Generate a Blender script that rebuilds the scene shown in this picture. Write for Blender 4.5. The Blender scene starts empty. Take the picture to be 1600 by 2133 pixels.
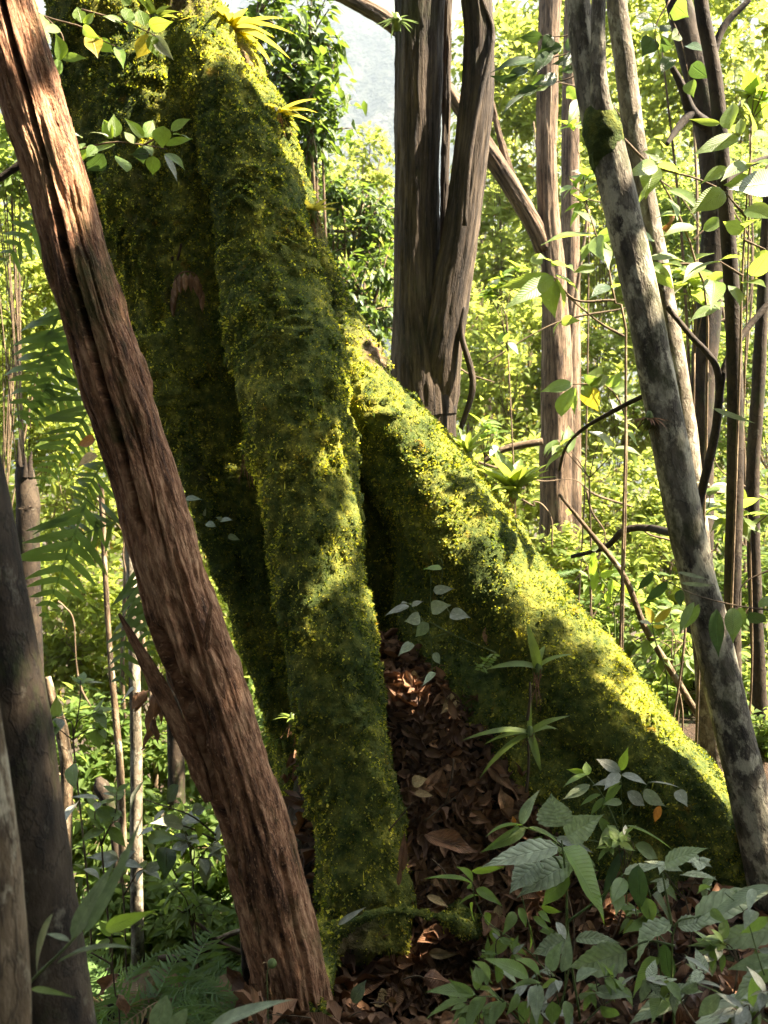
import bpy, math, random
import numpy as np
from mathutils import Vector, Matrix, Euler

random.seed(7)
rng = np.random.default_rng(7)
R = math.radians
SC = bpy.context.scene
COL = SC.collection

# ------------------------------------------------------------------ camera
PITCH = R(5.0)
CAMP = np.array([0.0, 0.0, 1.65])
FPX = 1847.0                       # focal length in photograph pixels (1600 x 2133)
cam_d = bpy.data.cameras.new('camera')
cam_d.sensor_fit = 'VERTICAL'
cam_d.angle = 2 * math.atan(1066.5 / FPX)
cam_d.clip_start = 0.05
cam_d.clip_end = 9000
cam_d.dof.use_dof = True; cam_d.dof.focus_distance = 3.3; cam_d.dof.aperture_fstop = 3.2
cam = bpy.data.objects.new('camera', cam_d)
cam.location = CAMP
cam.rotation_euler = (R(90) - PITCH, 0, 0)
COL.objects.link(cam)
SC.camera = cam

# ------------------------------------------------------------------ sky, sun, exposure
SUN_DIR = Vector((0.60, -0.10, 0.79)).normalized()      # towards the sun
SUN_EL = math.asin(SUN_DIR.z)
SUN_AZ = math.atan2(SUN_DIR.x, SUN_DIR.y)              # clockwise from +Y
w = bpy.data.worlds.new('World'); SC.world = w; w.use_nodes = True
nt = w.node_tree; nt.nodes.clear()
wo = nt.nodes.new('ShaderNodeOutputWorld'); wb = nt.nodes.new('ShaderNodeBackground')
sky = nt.nodes.new('ShaderNodeTexSky'); sky.sky_type = 'NISHITA'; sky.sun_disc = False
sky.sun_elevation = SUN_EL; sky.sun_rotation = SUN_AZ
sky.dust_density = 2.0; sky.air_density = 1.0; sky.altitude = 900
wb.inputs[1].default_value = 0.05
nt.links.new(sky.outputs[0], wb.inputs[0]); nt.links.new(wb.outputs[0], wo.inputs[0])
sl = bpy.data.lights.new('sun', 'SUN'); sl.energy = 5.0; sl.angle = R(0.53); sl.color = (1.0, 0.95, 0.86)
so = bpy.data.objects.new('sun', sl); COL.objects.link(so)
so.rotation_euler = SUN_DIR.to_track_quat('Z', 'Y').to_euler()
so.location = (20, 9, 30)
SC.view_settings.view_transform = 'Standard'; SC.view_settings.look = 'None'
SC.view_settings.gamma = 1.0; SC.view_settings.use_curve_mapping = False
SC.view_settings.exposure = 3.75
SC.view_settings.use_white_balance = True; SC.view_settings.white_balance_temperature = 7900; SC.view_settings.white_balance_tint = 12
SC.render.engine = 'CYCLES'
SC.cycles.use_denoising = True
SC.cycles.max_bounces = 8; SC.cycles.diffuse_bounces = 4; SC.cycles.glossy_bounces = 2
SC.cycles.transmission_bounces = 5; SC.cycles.volume_bounces = 0; SC.cycles.transparent_max_bounces = 4
SC.cycles.sample_clamp_indirect = 6.0
SC.cycles.caustics_reflective = False; SC.cycles.caustics_refractive = False

# ------------------------------------------------------------------ pixels to directions
CP, SP = math.cos(PITCH), math.sin(PITCH)
def ray(px, py):
    dx = (px - 800.0) / FPX; dy = (1066.5 - py) / FPX
    return np.array([dx, CP + dy * SP, -SP + dy * CP])
def P(px, py, Y):
    d = ray(px, py)
    return CAMP + d * (Y / d[1])
def PR(rpx, py, Y):
    return rpx / FPX * (Y / ray(800, py)[1])

# ------------------------------------------------------------------ noise
def _hash(ix, iy, iz, seed):
    h = (ix.astype(np.uint32) * np.uint32(374761393)) ^ (iy.astype(np.uint32) * np.uint32(668265263)) ^ (iz.astype(np.uint32) * np.uint32(2147483647)) ^ np.uint32((seed * 974711 + 13) & 0xffffffff)
    h = (h ^ (h >> np.uint32(13))) * np.uint32(1274126177)
    h = (h ^ (h >> np.uint32(16))) * np.uint32(2246822519)
    h = h ^ (h >> np.uint32(13))
    return h.astype(np.float64) / 4294967295.0 * 2 - 1
def vnoise(p, seed=0):
    p = np.asarray(p, float)
    i = np.floor(p).astype(np.int64); f = p - i
    u = f * f * f * (f * (f * 6 - 15) + 10)
    out = 0
    for dx in (0, 1):
        for dy in (0, 1):
            for dz in (0, 1):
                wgt = (u[..., 0] if dx else 1 - u[..., 0]) * (u[..., 1] if dy else 1 - u[..., 1]) * (u[..., 2] if dz else 1 - u[..., 2])
                out = out + wgt * _hash(i[..., 0] + dx, i[..., 1] + dy, i[..., 2] + dz, seed)
    return out
def fbm(p, octv=4, seed=0, gain=0.5):
    p = np.asarray(p, float); a = 1.0; s = 0; t = 0
    for o in range(octv):
        s = s + a * vnoise(p * (2.03 ** o) + 17.3 * o, seed + o); t += a; a *= gain
    return s / t
def sstep(a, b, x):
    t = np.clip((np.asarray(x, float) - a) / (b - a), 0, 1)
    return t * t * (3 - 2 * t)
def unit(v):
    v = np.asarray(v, float)
    return v / np.maximum(np.linalg.norm(v, axis=-1, keepdims=True), 1e-9)

# ------------------------------------------------------------------ mesh and object helpers
def mesh(name, V, F, mat, attrs=None, smooth=True, extra=None):
    """V (n,3), F list of index arrays (each (m,k))."""
    me = bpy.data.meshes.new(name)
    V = np.ascontiguousarray(V, dtype=np.float32)
    if not isinstance(F, (list, tuple)): F = [F]
    F = [np.asarray(f, np.int32) for f in F if len(f)]
    me.vertices.add(len(V)); me.vertices.foreach_set('co', V.ravel())
    tot = sum(f.size for f in F); npoly = sum(len(f) for f in F)
    me.loops.add(tot); me.loops.foreach_set('vertex_index', np.concatenate([f.ravel() for f in F]))
    me.polygons.add(npoly)
    starts = []; s = 0
    for f in F:
        k = f.shape[1]; starts.append(s + np.arange(len(f)) * k); s += f.size
    me.polygons.foreach_set('loop_start', np.concatenate(starts).astype(np.int32))
    me.polygons.foreach_set('use_smooth', np.full(npoly, bool(smooth)))
    for an, (ty, data) in (attrs or {}).items():
        at = me.attributes.new(an, ty, 'POINT')
        key = {'FLOAT': 'value', 'FLOAT_VECTOR': 'vector'}[ty]
        at.data.foreach_set(key, np.ascontiguousarray(data, dtype=np.float32).ravel())
    me.update(calc_edges=True)
    if mat: me.materials.append(mat)
    return me
def obj(name, me, parent=None, loc=None):
    o = bpy.data.objects.new(name, me); COL.objects.link(o)
    if parent is not None: o.parent = parent
    if loc is not None: o.location = loc
    return o
def tag(o, label=None, cat=None, group=None, kind=None):
    if label: o['label'] = label
    if cat: o['category'] = cat
    if group: o['group'] = group
    if kind: o['kind'] = kind
    return o
def thing(name, label, cat, loc, group=None):
    o = bpy.data.objects.new(name, None); COL.objects.link(o)
    o.location = [float(q) for q in loc]; o.empty_display_size = 0.1
    return tag(o, label, cat, group)
def part(name, V, F, mat, root, attrs=None, smooth=True):
    V = np.asarray(V, float) - np.array(root.location)[None]
    return obj(name, mesh(name, V, F, mat, attrs, smooth), root)
def join(parts):
    """parts: list of (V,F,bark) with quads -> one."""
    Vs, Fs, Bs = [], [], []; n = 0
    for V, F, B in parts:
        Vs.append(V); Fs.append(np.asarray(F) + n); Bs.append(B); n += len(V)
    return np.concatenate(Vs), np.concatenate(Fs), np.concatenate(Bs)

def catmull(pts, n):
    pts = np.asarray(pts, float); m = len(pts)
    if m == 2:
        t = np.linspace(0, 1, n)[:, None]; return pts[0] * (1 - t) + pts[1] * t
    ext = np.vstack([2 * pts[0] - pts[1], pts, 2 * pts[-1] - pts[-2]])
    t = np.linspace(0, m - 1 - 1e-9, n); i = t.astype(int); f = (t - i)[:, None]
    p0, p1, p2, p3 = ext[i], ext[i + 1], ext[i + 2], ext[i + 3]
    return 0.5 * ((2 * p1) + (-p0 + p2) * f + (2 * p0 - 5 * p1 + 4 * p2 - p3) * f ** 2 + (-p0 + 3 * p1 - 3 * p2 + p3) * f ** 3)
def tube(pts, rad, n=12, rings=24, disp=None, squash=1.0, cap=True):
    """pts world (m,3), rad (m,), swept tube. theta=pi/2 looks at -Y. Returns V, quads, bark coordinate."""
    C = catmull(np.column_stack([pts, rad]), rings)
    rr = np.maximum(C[:, 3], 1e-4); C = C[:, :3]
    T = unit(np.gradient(C, axis=0))
    L = np.concatenate([[0], np.cumsum(np.linalg.norm(np.diff(C, axis=0), axis=1))])
    front = np.tile(np.array([0, -1.0, 0.0]), (rings, 1))
    bad = np.abs(T[:, 1]) > 0.96
    front[bad] = np.array([0.0, -0.3, 1.0])
    front = unit(front - (front * T).sum(1, keepdims=True) * T)
    side = np.cross(T, front)
    th = np.arange(n) / n * 2 * math.pi
    ct, st = np.cos(th), np.sin(th)
    r = np.repeat(rr[:, None], n, 1)
    mr = float(rr.mean())
    bark = np.stack([np.repeat(ct[None], rings, 0) * mr, np.repeat(st[None], rings, 0) * mr, np.repeat(L[:, None], n, 1)], -1)
    if disp is not None:
        r = r + disp(np.repeat(th[None], rings, 0), np.repeat(L[:, None], n, 1) / max(L[-1], 1e-6), bark, r)
    V = C[:, None] + side[:, None] * (r * ct)[..., None] + front[:, None] * (r * st * squash)[..., None]
    V = V.reshape(-1, 3); B = bark.reshape(-1, 3)
    a = (np.arange(rings - 1)[:, None] * n + np.arange(n)[None]).ravel()
    b = (np.arange(rings - 1)[:, None] * n + (np.arange(n)[None] + 1) % n).ravel()
    F = np.column_stack([a, b, b + n, a + n])
    if cap:
        V = np.vstack([V, C[0] - T[0] * rr[0] * 0.15, C[-1] + T[-1] * rr[-1] * 0.15]); B = np.vstack([B, [0, 0, 0], [0, 0, L[-1]]])
        c0, c1 = len(V) - 2, len(V) - 1; e = (rings - 1) * n
        i = np.arange(0, n, 2)
        F = np.vstack([F, np.column_stack([np.full(len(i), c0), (i + 2) % n, (i + 1) % n, i]), np.column_stack([np.full(len(i), c1), e + i, e + (i + 1) % n, e + (i + 2) % n])])
    return V, F, B
def pxpath(path):
    pts = np.array([P(a[0], a[1], a[2]) for a in path]); rad = np.array([PR(a[3], a[1], a[2]) for a in path])
    return pts, rad
def bark_attr(B):
    return {'barkco': ('FLOAT_VECTOR', B)}
def wobble(amp, freq=3.0, stretch=0.35, seed=0, ridges=0.0, rf=30.0):
    def f(th, v, b, r):
        q = b.copy(); q[..., 2] *= stretch
        d = fbm(q * freq / max(float(r.mean()), 1e-3) * 0.3, 3, seed) * amp * r
        if ridges:
            g = b.copy(); g[..., 2] *= 0.10
            d = d - ridges * np.abs(fbm(g * rf, 3, seed + 9)) ** 0.6
        return d
    return f
# ------------------------------------------------------------------ materials
class NB:
    def __init__(s, name):
        s.m = bpy.data.materials.new(name); s.m.use_nodes = True
        s.t = s.m.node_tree; s.t.nodes.clear()
        s.out = s.t.nodes.new('ShaderNodeOutputMaterial')
    def n(s, ty, **kw):
        nd = s.t.nodes.new(ty)
        for k, v in kw.items(): setattr(nd, k, v)
        return nd
    def l(s, a, b): s.t.links.new(a, b)
    def attr(s, name):
        a = s.n('ShaderNodeAttribute'); a.attribute_name = name; return a
    def noise(s, co, scale, detail=4, rough=0.55, stretch=None):
        if stretch:
            mp = s.n('ShaderNodeMapping'); mp.inputs['Scale'].default_value = stretch; s.l(co, mp.inputs[0]); co = mp.outputs[0]
        nn = s.n('ShaderNodeTexNoise'); nn.inputs['Scale'].default_value = scale; nn.inputs['Detail'].default_value = detail
        nn.inputs['Roughness'].default_value = rough; s.l(co, nn.inputs['Vector']); return nn.outputs[0]
    def ramp(s, fac, stops):
        r = s.n('ShaderNodeValToRGB'); e = r.color_ramp.elements
        while len(e) < len(stops): e.new(0.5)
        for q, (p, c) in zip(e, stops):
            q.position = p; q.color = (c[0], c[1], c[2], 1) if not isinstance(c, (int, float)) else (c, c, c, 1)
        s.l(fac, r.inputs[0]); return r.outputs[0]
    def mix(s, fac, a, b, blend='MIX'):
        m = s.n('ShaderNodeMix'); m.data_type = 'RGBA'; m.blend_type = blend
        for sock, val in ((0, fac), (6, a), (7, b)):
            if isinstance(val, (int, float)): m.inputs[sock].default_value = val
            elif isinstance(val, (tuple, list)): m.inputs[sock].default_value = (val[0], val[1], val[2], 1)
            else: s.l(val, m.inputs[sock])
        return m.outputs[2]
    def math(s, op, a, b=None, clamp=False):
        m = s.n('ShaderNodeMath'); m.operation = op; m.use_clamp = clamp
        for i, v in enumerate((a, b)):
            if v is None: continue
            if isinstance(v, (int, float)): m.inputs[i].default_value = v
            else: s.l(v, m.inputs[i])
        return m.outputs[0]
    def bump(s, h, strength=0.5, dist=0.01):
        b = s.n('ShaderNodeBump'); b.inputs['Strength'].default_value = strength; b.inputs['Distance'].default_value = dist
        s.l(h, b.inputs['Height']); return b.outputs[0]
    def principled(s, col, rough=0.8, normal=None, spec=0.3):
        p = s.n('ShaderNodeBsdfPrincipled')
        if isinstance(col, (tuple, list)): p.inputs['Base Color'].default_value = (*col[:3], 1)
        else: s.l(col, p.inputs['Base Color'])
        if isinstance(rough, (int, float)): p.inputs['Roughness'].default_value = rough
        else: s.l(rough, p.inputs['Roughness'])
        p.inputs['Specular IOR Level'].default_value = spec
        if normal is not None: s.l(normal, p.inputs['Normal'])
        return p
    def finish(s, sh): s.l(sh, s.out.inputs[0]); return s.m

def bark_mat(name, dark, mid, light, grain=34.0, stretch=0.12, lichen=None, lichen_amt=0.55, moss=None, moss_amt=0.62, bump=0.8, rough=0.85, lscale=9.0, fissure=0.5, fleck=0.3):
    b = NB(name); co = b.attr('barkco').outputs['Vector']
    g = b.noise(co, grain, 5, 0.6, (1, 1, stretch))
    big = b.noise(co, 5.0, 3, 0.6, (1, 1, 0.4))
    fine = b.noise(co, 160.0, 3, 0.6, (1, 1, 0.5))
    f = b.math('ADD', b.math('MULTIPLY', g, 0.58), b.math('MULTIPLY', big, 0.52))
    col = b.ramp(f, [(0.43, dark), (0.54, mid), (0.68, light)])
    cr = b.noise(co, grain * 0.8, 4, 0.55, (1, 1, stretch * 1.3))
    crk = b.ramp(b.math('ABSOLUTE', b.math('SUBTRACT', cr, 0.5)), [(0.0, 0.0), (0.035, 1.0)])
    col = b.mix(b.math('MULTIPLY', b.math('SUBTRACT', 1.0, crk, clamp=True), fissure), col, tuple(q * 0.3 for q in dark))
    fl = b.noise(co, grain * 3.2, 3, 0.6, (1, 1, stretch * 1.6))
    col = b.mix(b.math('MULTIPLY', b.ramp(fl, [(0.58, 0.0), (0.70, 1.0)]), fleck), col, tuple(min(1, q * 1.35) for q in light))
    h = b.math('ADD', b.math('ADD', g, b.math('MULTIPLY', fine, 0.25)), b.math('MULTIPLY', crk, 0.35 * fissure))
    if lichen is not None:
        ln = b.noise(co, lscale, 6, 0.68, (1, 1, 0.6))
        m = b.ramp(ln, [(lichen_amt - 0.03, 0.0), (lichen_amt + 0.05, 1.0)])
        lc = b.mix(fine, tuple(q * 0.65 for q in lichen), tuple(min(1, q * 1.25) for q in lichen))
        col = b.mix(m, col, lc)
    if moss is not None:
        mn = b.noise(co, lscale * 0.6, 6, 0.7, (1, 1, 0.45))
        m = b.ramp(mn, [(moss_amt - 0.06, 0.0), (moss_amt + 0.08, 1.0)])
        mc = b.mix(fine, tuple(q * 0.5 for q in moss), tuple(q * 1.4 for q in moss))
        col = b.mix(m, col, mc)
    n = b.bump(h, bump, 0.012)
    return b.finish(b.principled(col, rough, n, 0.25).outputs[0])

def leaf_mat(name, c1, c2, tr, rough=0.42, per_object=False, tmix=0.42, vein=0.5, spots=0.0, c3=None, spec=0.4, quilt=0.0, parallel=False, spotcol=(0.10, 0.06, 0.015)):
    """c1,c2 base colours mixed leaf by leaf, tr transmitted colour; veins in relief from the leaf's own coordinates."""
    b = NB(name); uv = b.attr('luv'); sep = b.n('ShaderNodeSeparateXYZ'); b.l(uv.outputs['Vector'], sep.inputs[0])
    u, v = sep.outputs[0], sep.outputs[1]
    if per_object:
        oi = b.n('ShaderNodeObjectInfo'); rnd = oi.outputs['Random']
    else:
        rnd = b.attr('lrand').outputs['Fac']
    col = b.mix(rnd, c1, c2)
    if c3 is not None:
        k = b.ramp(rnd, [(0.90, 0.0), (0.94, 1.0)]); col = b.mix(k, col, c3)
    au = b.math('ABSOLUTE', u)
    mid = b.math('SUBTRACT', 1.0, b.math('MULTIPLY', au, 14.0), clamp=True)
    if parallel:
        w1 = b.math('SINE', b.math('MULTIPLY', au, 22.0))
    else:
        w1 = b.math('SINE', b.math('MULTIPLY', b.math('SUBTRACT', v, b.math('MULTIPLY', au, 0.16)), 30.0 if quilt else 60.0))
    side = b.math('POWER', b.math('ABSOLUTE', w1), 0.6) if quilt else b.math('POWER', b.math('ABSOLUTE', w1), 8.0)
    obc = b.n('ShaderNodeTexCoord').outputs['Object']
    nz = b.noise(obc, 60.0, 3)
    if quilt:
        h = b.math('ADD', b.math('MULTIPLY', side, 1.0), b.math('MULTIPLY', nz, 0.35)); h = b.math('SUBTRACT', h, b.math('MULTIPLY', mid, 0.7))
        col = b.mix(b.math('MULTIPLY', b.math('SUBTRACT', 1.0, side, clamp=True), 0.22), col, tuple(q * 0.6 for q in c1))
    else:
        h = b.math('ADD', b.math('MULTIPLY', mid, 1.0), b.math('MULTIPLY', side, 0.4)); h = b.math('ADD', h, b.math('MULTIPLY', nz, 0.25))
        col = b.mix(b.math('MULTIPLY', mid, 0.45), col, tuple(min(1, q * 1.9 + 0.03) for q in c2))
    vr = b.noise(obc, 5.0, 3, 0.6)
    col = b.mix(1.0, col, b.ramp(vr, [(0.35, 0.62), (0.65, 1.35)]), 'MULTIPLY')
    if spots:
        sn = b.noise(obc, 22.0, 5, 0.7)
        sm = b.ramp(sn, [(1 - spots * 0.45 - 0.06, 0.0), (1 - spots * 0.45, 1.0)])
        col = b.mix(sm, col, spotcol)
    nrm = b.bump(h, vein, 0.004)
    p = b.principled(col, rough, nrm, spec)
    t = b.n('ShaderNodeBsdfTranslucent')
    tc = b.mix(rnd, tr, tuple(q * 0.72 for q in tr))
    if c3 is not None: tc = b.mix(k, tc, tuple(q * 2.0 for q in c3))
    tc = b.mix(b.math('MULTIPLY', b.math('MAXIMUM', mid, b.math('MULTIPLY', side, 0.35 if not quilt else 0.0)), 0.45), tc, tuple(q * 0.45 for q in tr))
    b.l(tc, t.inputs[0]); b.l(nrm, t.inputs['Normal'])
    ms = b.n('ShaderNodeMixShader'); ms.inputs[0].default_value = tmix
    b.l(p.outputs[0], ms.inputs[1]); b.l(t.outputs[0], ms.inputs[2])
    return b.finish(ms.outputs[0])

M = {}
# barks
M['mossbark'] = None
M['deadwood'] = bark_mat('dead_wood', (0.048, 0.021, 0.011), (0.225, 0.105, 0.056), (0.48, 0.28, 0.165), grain=80, stretch=0.2, moss=(0.06, 0.065, 0.018), moss_amt=0.585, bump=1.0, lscale=5, fissure=0.35, fleck=0.5)
M['darkbark'] = bark_mat('shaggy_dark_bark', (0.010, 0.007, 0.005), (0.040, 0.028, 0.019), (0.100, 0.075, 0.052), grain=40, stretch=0.07, moss=(0.04, 0.042, 0.016), moss_amt=0.60, bump=1.0, fissure=0.5, fleck=0.4, lscale=5)
M['redbark'] = bark_mat('reddish_bark', (0.035, 0.022, 0.014), (0.12, 0.078, 0.048), (0.25, 0.175, 0.115), grain=40, stretch=0.06, moss=(0.07, 0.08, 0.03), moss_amt=0.66, bump=1.0, fissure=0.8, fleck=0.4)
M['lichenbark'] = bark_mat('lichen_spotted_bark', (0.03, 0.024, 0.018), (0.10, 0.085, 0.062), (0.20, 0.175, 0.135), grain=30, stretch=0.3, lichen=(0.33, 0.30, 0.22), lichen_amt=0.51, moss=(0.050, 0.050, 0.024), moss_amt=0.56, lscale=14)
M['lichenbark2'] = bark_mat('pale_lichen_bark', (0.04, 0.030, 0.02), (0.12, 0.10, 0.07), (0.24, 0.20, 0.15), grain=26, stretch=0.4, lichen=(0.28, 0.26, 0.20), lichen_amt=0.55, lscale=13)
M['smoothbark'] = bark_mat('smooth_dark_bark', (0.009, 0.007, 0.005), (0.028, 0.019, 0.012), (0.060, 0.044, 0.029), grain=18, stretch=0.5, lichen=(0.10, 0.088, 0.064), lichen_amt=0.63, moss=(0.03, 0.035, 0.012), moss_amt=0.60, lscale=16, bump=0.5)
M['palebark'] = bark_mat('pale_brown_bark', (0.03, 0.02, 0.012), (0.11, 0.075, 0.044), (0.24, 0.18, 0.12), grain=22, stretch=0.25, lichen=(0.28, 0.24, 0.17), lichen_amt=0.57, lscale=12, bump=0.8)
M['twig'] = bark_mat('twig_bark', (0.045, 0.030, 0.018), (0.13, 0.09, 0.055), (0.24, 0.18, 0.11), grain=60, stretch=0.2, bump=0.4)
M['greenstem'] = bark_mat('green_stem', (0.05, 0.075, 0.02), (0.10, 0.14, 0.04), (0.17, 0.21, 0.07), grain=50, stretch=0.2, bump=0.2, rough=0.5)
# leaves: joined foliage (random per leaf) and single leaves (random per object)
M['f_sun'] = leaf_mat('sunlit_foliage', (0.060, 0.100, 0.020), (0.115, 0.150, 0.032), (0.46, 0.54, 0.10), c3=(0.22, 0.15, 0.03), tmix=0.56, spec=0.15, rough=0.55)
M['f_mid'] = leaf_mat('green_foliage', (0.045, 0.090, 0.018), (0.085, 0.130, 0.030), (0.34, 0.45, 0.09), c3=(0.16, 0.13, 0.03), tmix=0.50, spec=0.2, rough=0.5)
M['f_dark'] = leaf_mat('dark_foliage', (0.028, 0.060, 0.014), (0.055, 0.095, 0.022), (0.20, 0.32, 0.04), rough=0.36, tmix=0.36)
M['f_shade_roof'] = leaf_mat('shade_canopy_leaves', (0.020, 0.042, 0.012), (0.035, 0.06, 0.016), (0.10, 0.15, 0.02), tmix=0.2)  # dark, barely translucent leaves of the added shade canopy
M['f_fern'] = leaf_mat('fern_green', (0.045, 0.115, 0.020), (0.075, 0.155, 0.035), (0.24, 0.44, 0.06), rough=0.5, tmix=0.45)
M['leaf_bright'] = leaf_mat('bright_leaf', (0.075, 0.150, 0.022), (0.115, 0.185, 0.038), (0.42, 0.60, 0.06), per_object=True, tmix=0.48, spots=0.10)
M['leaf_mid'] = leaf_mat('green_leaf', (0.095, 0.150, 0.040), (0.145, 0.205, 0.060), (0.30, 0.46, 0.07), per_object=True, tmix=0.40, spots=0.12)
M['leaf_big'] = leaf_mat('large_soft_leaf', (0.070, 0.125, 0.035), (0.120, 0.170, 0.045), (0.42, 0.54, 0.08), per_object=True, tmix=0.46, spots=0.10, rough=0.5)
M['leaf_dark'] = leaf_mat('glossy_dark_leaf', (0.022, 0.050, 0.018), (0.040, 0.075, 0.024), (0.12, 0.22, 0.04), per_object=True, tmix=0.26, rough=0.32, parallel=True, vein=0.8)
M['leaf_quilt'] = leaf_mat('wrinkled_leaf', (0.28, 0.325, 0.20), (0.37, 0.41, 0.27), (0.26, 0.38, 0.10), per_object=True, tmix=0.28, quilt=1.0, vein=0.7, spots=0.22, rough=0.48, spec=0.45)
M['leaf_silver'] = leaf_mat('silvery_leaf', (0.20, 0.215, 0.16), (0.30, 0.31, 0.25), (0.26, 0.32, 0.12), per_object=True, tmix=0.3, rough=0.38, spec=0.5)
M['leaf_blue'] = leaf_mat('grey_green_leaf', (0.20, 0.245, 0.14), (0.26, 0.30, 0.18), (0.20, 0.30, 0.10), per_object=True, tmix=0.25, rough=0.40, spec=0.5)
M['leaf_yellow'] = leaf_mat('yellowing_leaf', (0.25, 0.20, 0.03), (0.34, 0.26, 0.04), (0.62, 0.50, 0.05), per_object=True, tmix=0.5, spots=0.3)
M['leaf_orange'] = leaf_mat('orange_dry_leaf', (0.42, 0.16, 0.03), (0.50, 0.22, 0.06), (0.70, 0.25, 0.03), per_object=True, tmix=0.5)
M['leaf_brom'] = leaf_mat('bromeliad_leaf', (0.095, 0.160, 0.030), (0.15, 0.21, 0.05), (0.46, 0.56, 0.08), per_object=True, tmix=0.42, parallel=True, vein=0.3, rough=0.35)
M['leaf_brom_y'] = leaf_mat('yellow_bromeliad_leaf', (0.20, 0.19, 0.035), (0.30, 0.27, 0.06), (0.60, 0.52, 0.07), per_object=True, tmix=0.45, parallel=True, vein=0.3, rough=0.4)
M['leaf_dead'] = leaf_mat('dead_leaf', (0.17, 0.078, 0.038), (0.44, 0.24, 0.125), (0.32, 0.13, 0.04), per_object=True, tmix=0.15, rough=0.6, vein=0.9, spots=0.3, spotcol=(0.04, 0.02, 0.01))
M['leaf_tan'] = leaf_mat('tan_dry_leaf', (0.30, 0.20, 0.09), (0.42, 0.30, 0.14), (0.4, 0.22, 0.06), per_object=True, tmix=0.2, rough=0.6, vein=0.8, spots=0.2)
M['f_dead'] = leaf_mat('leaf_litter', (0.070, 0.034, 0.019), (0.29, 0.150, 0.078), (0.2, 0.08, 0.03), tmix=0.12, rough=0.65, vein=0.9)
M['f_brown'] = leaf_mat('withered_foliage', (0.10, 0.05, 0.025), (0.19, 0.11, 0.05), (0.28, 0.14, 0.04), tmix=0.25, rough=0.6)
# soil
b = NB('forest_soil'); co = b.n('ShaderNodeTexCoord').outputs['Object']
n1 = b.noise(co, 5, 6, 0.7); n2 = b.noise(co, 60, 4, 0.7); n3 = b.noise(co, 0.35, 4)
c = b.ramp(n2, [(0.3, (0.012, 0.007, 0.004)), (0.6, (0.045, 0.026, 0.014)), (0.8, (0.10, 0.06, 0.032))])
g = b.ramp(n2, [(0.3, (0.018, 0.028, 0.007)), (0.7, (0.07, 0.09, 0.025))])
c = b.mix(b.ramp(n1, [(0.52, 0.0), (0.64, 1.0)]), c, g)
M['soil'] = b.finish(b.principled(c, 0.9, b.bump(b.math('ADD', n1, n2), 0.9, 0.03)).outputs[0])
# mountain forest
b = NB('mountain_forest'); co = b.n('ShaderNodeTexCoord').outputs['Object']
n1 = b.noise(co, 0.012, 6, 0.65); n2 = b.noise(co, 0.07, 4, 0.6)
c = b.ramp(b.math('ADD', b.math('MULTIPLY', n1, 0.6), b.math('MULTIPLY', n2, 0.5)), [(0.40, (0.003, 0.006, 0.005)), (0.50, (0.012, 0.018, 0.012)), (0.58, (0.03, 0.036, 0.024)), (0.68, (0.075, 0.072, 0.055))])
M['mountain'] = b.finish(b.principled(c, 0.95, b.bump(n2, 1.0, 6.0)).outputs[0])
# moss
def moss_mat(name, tmix, leafy):
    b = NB(name); g = b.n('ShaderNodeNewGeometry').outputs['Position']
    n1 = b.noise(g, 3.2, 5, 0.65); n2 = b.noise(g, 26, 4, 0.7); n3 = b.noise(g, 7.5, 4, 0.6)
    rnd = b.attr('lrand').outputs['Fac'] if leafy else n2
    f = b.math('ADD', b.math('MULTIPLY', n1, 0.55), b.math('ADD', b.math('MULTIPLY', n2, 0.25), b.math('MULTIPLY', b.math('SUBTRACT', rnd, 0.22), 0.36)))
    c = b.ramp(f, [(0.26, (0.014, 0.024, 0.009)), (0.43, (0.056, 0.086, 0.023)), (0.565, (0.175, 0.190, 0.040)), (0.69, (0.60, 0.54, 0.105))])
    om = b.ramp(b.math('ADD', b.math('MULTIPLY', n3, 0.8), b.math('MULTIPLY', rnd, 0.14)), [(0.585, 0.0), (0.67, 1.0)])
    c = b.mix(b.math('MULTIPLY', om, 0.75), c, (0.30, 0.16, 0.03))
    if not leafy:
        c = b.mix(0.30, c, (0.018, 0.016, 0.006))
        bm = b.attr('bald').outputs['Fac']
        bn = b.noise(g, 40, 5, 0.7)
        bc = b.ramp(bn, [(0.35, (0.03, 0.018, 0.010)), (0.55, (0.13, 0.085, 0.05)), (0.7, (0.30, 0.23, 0.16))])
        c = b.mix(bm, c, bc)
        return b.finish(b.principled(c, 0.95, b.bump(b.math('ADD', n2, b.noise(g, 90, 4, 0.7)), 1.0, 0.012), 0.1).outputs[0])
    p = b.principled(c, 0.75, None, 0.15)
    t = b.n('ShaderNodeBsdfTranslucent'); b.l(b.mix(1.0, c, (2.0, 2.0, 0.8), 'MULTIPLY'), t.inputs[0])
    ms = b.n('ShaderNodeMixShader'); ms.inputs[0].default_value = tmix
    b.l(p.outputs[0], ms.inputs[1]); b.l(t.outputs[0], ms.inputs[2])
    return b.finish(ms.outputs[0])
M['mossbark'] = moss_mat('mossy_bark', 0, False)
M['moss'] = moss_mat('moss_sprigs', 0.45, True)
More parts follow.
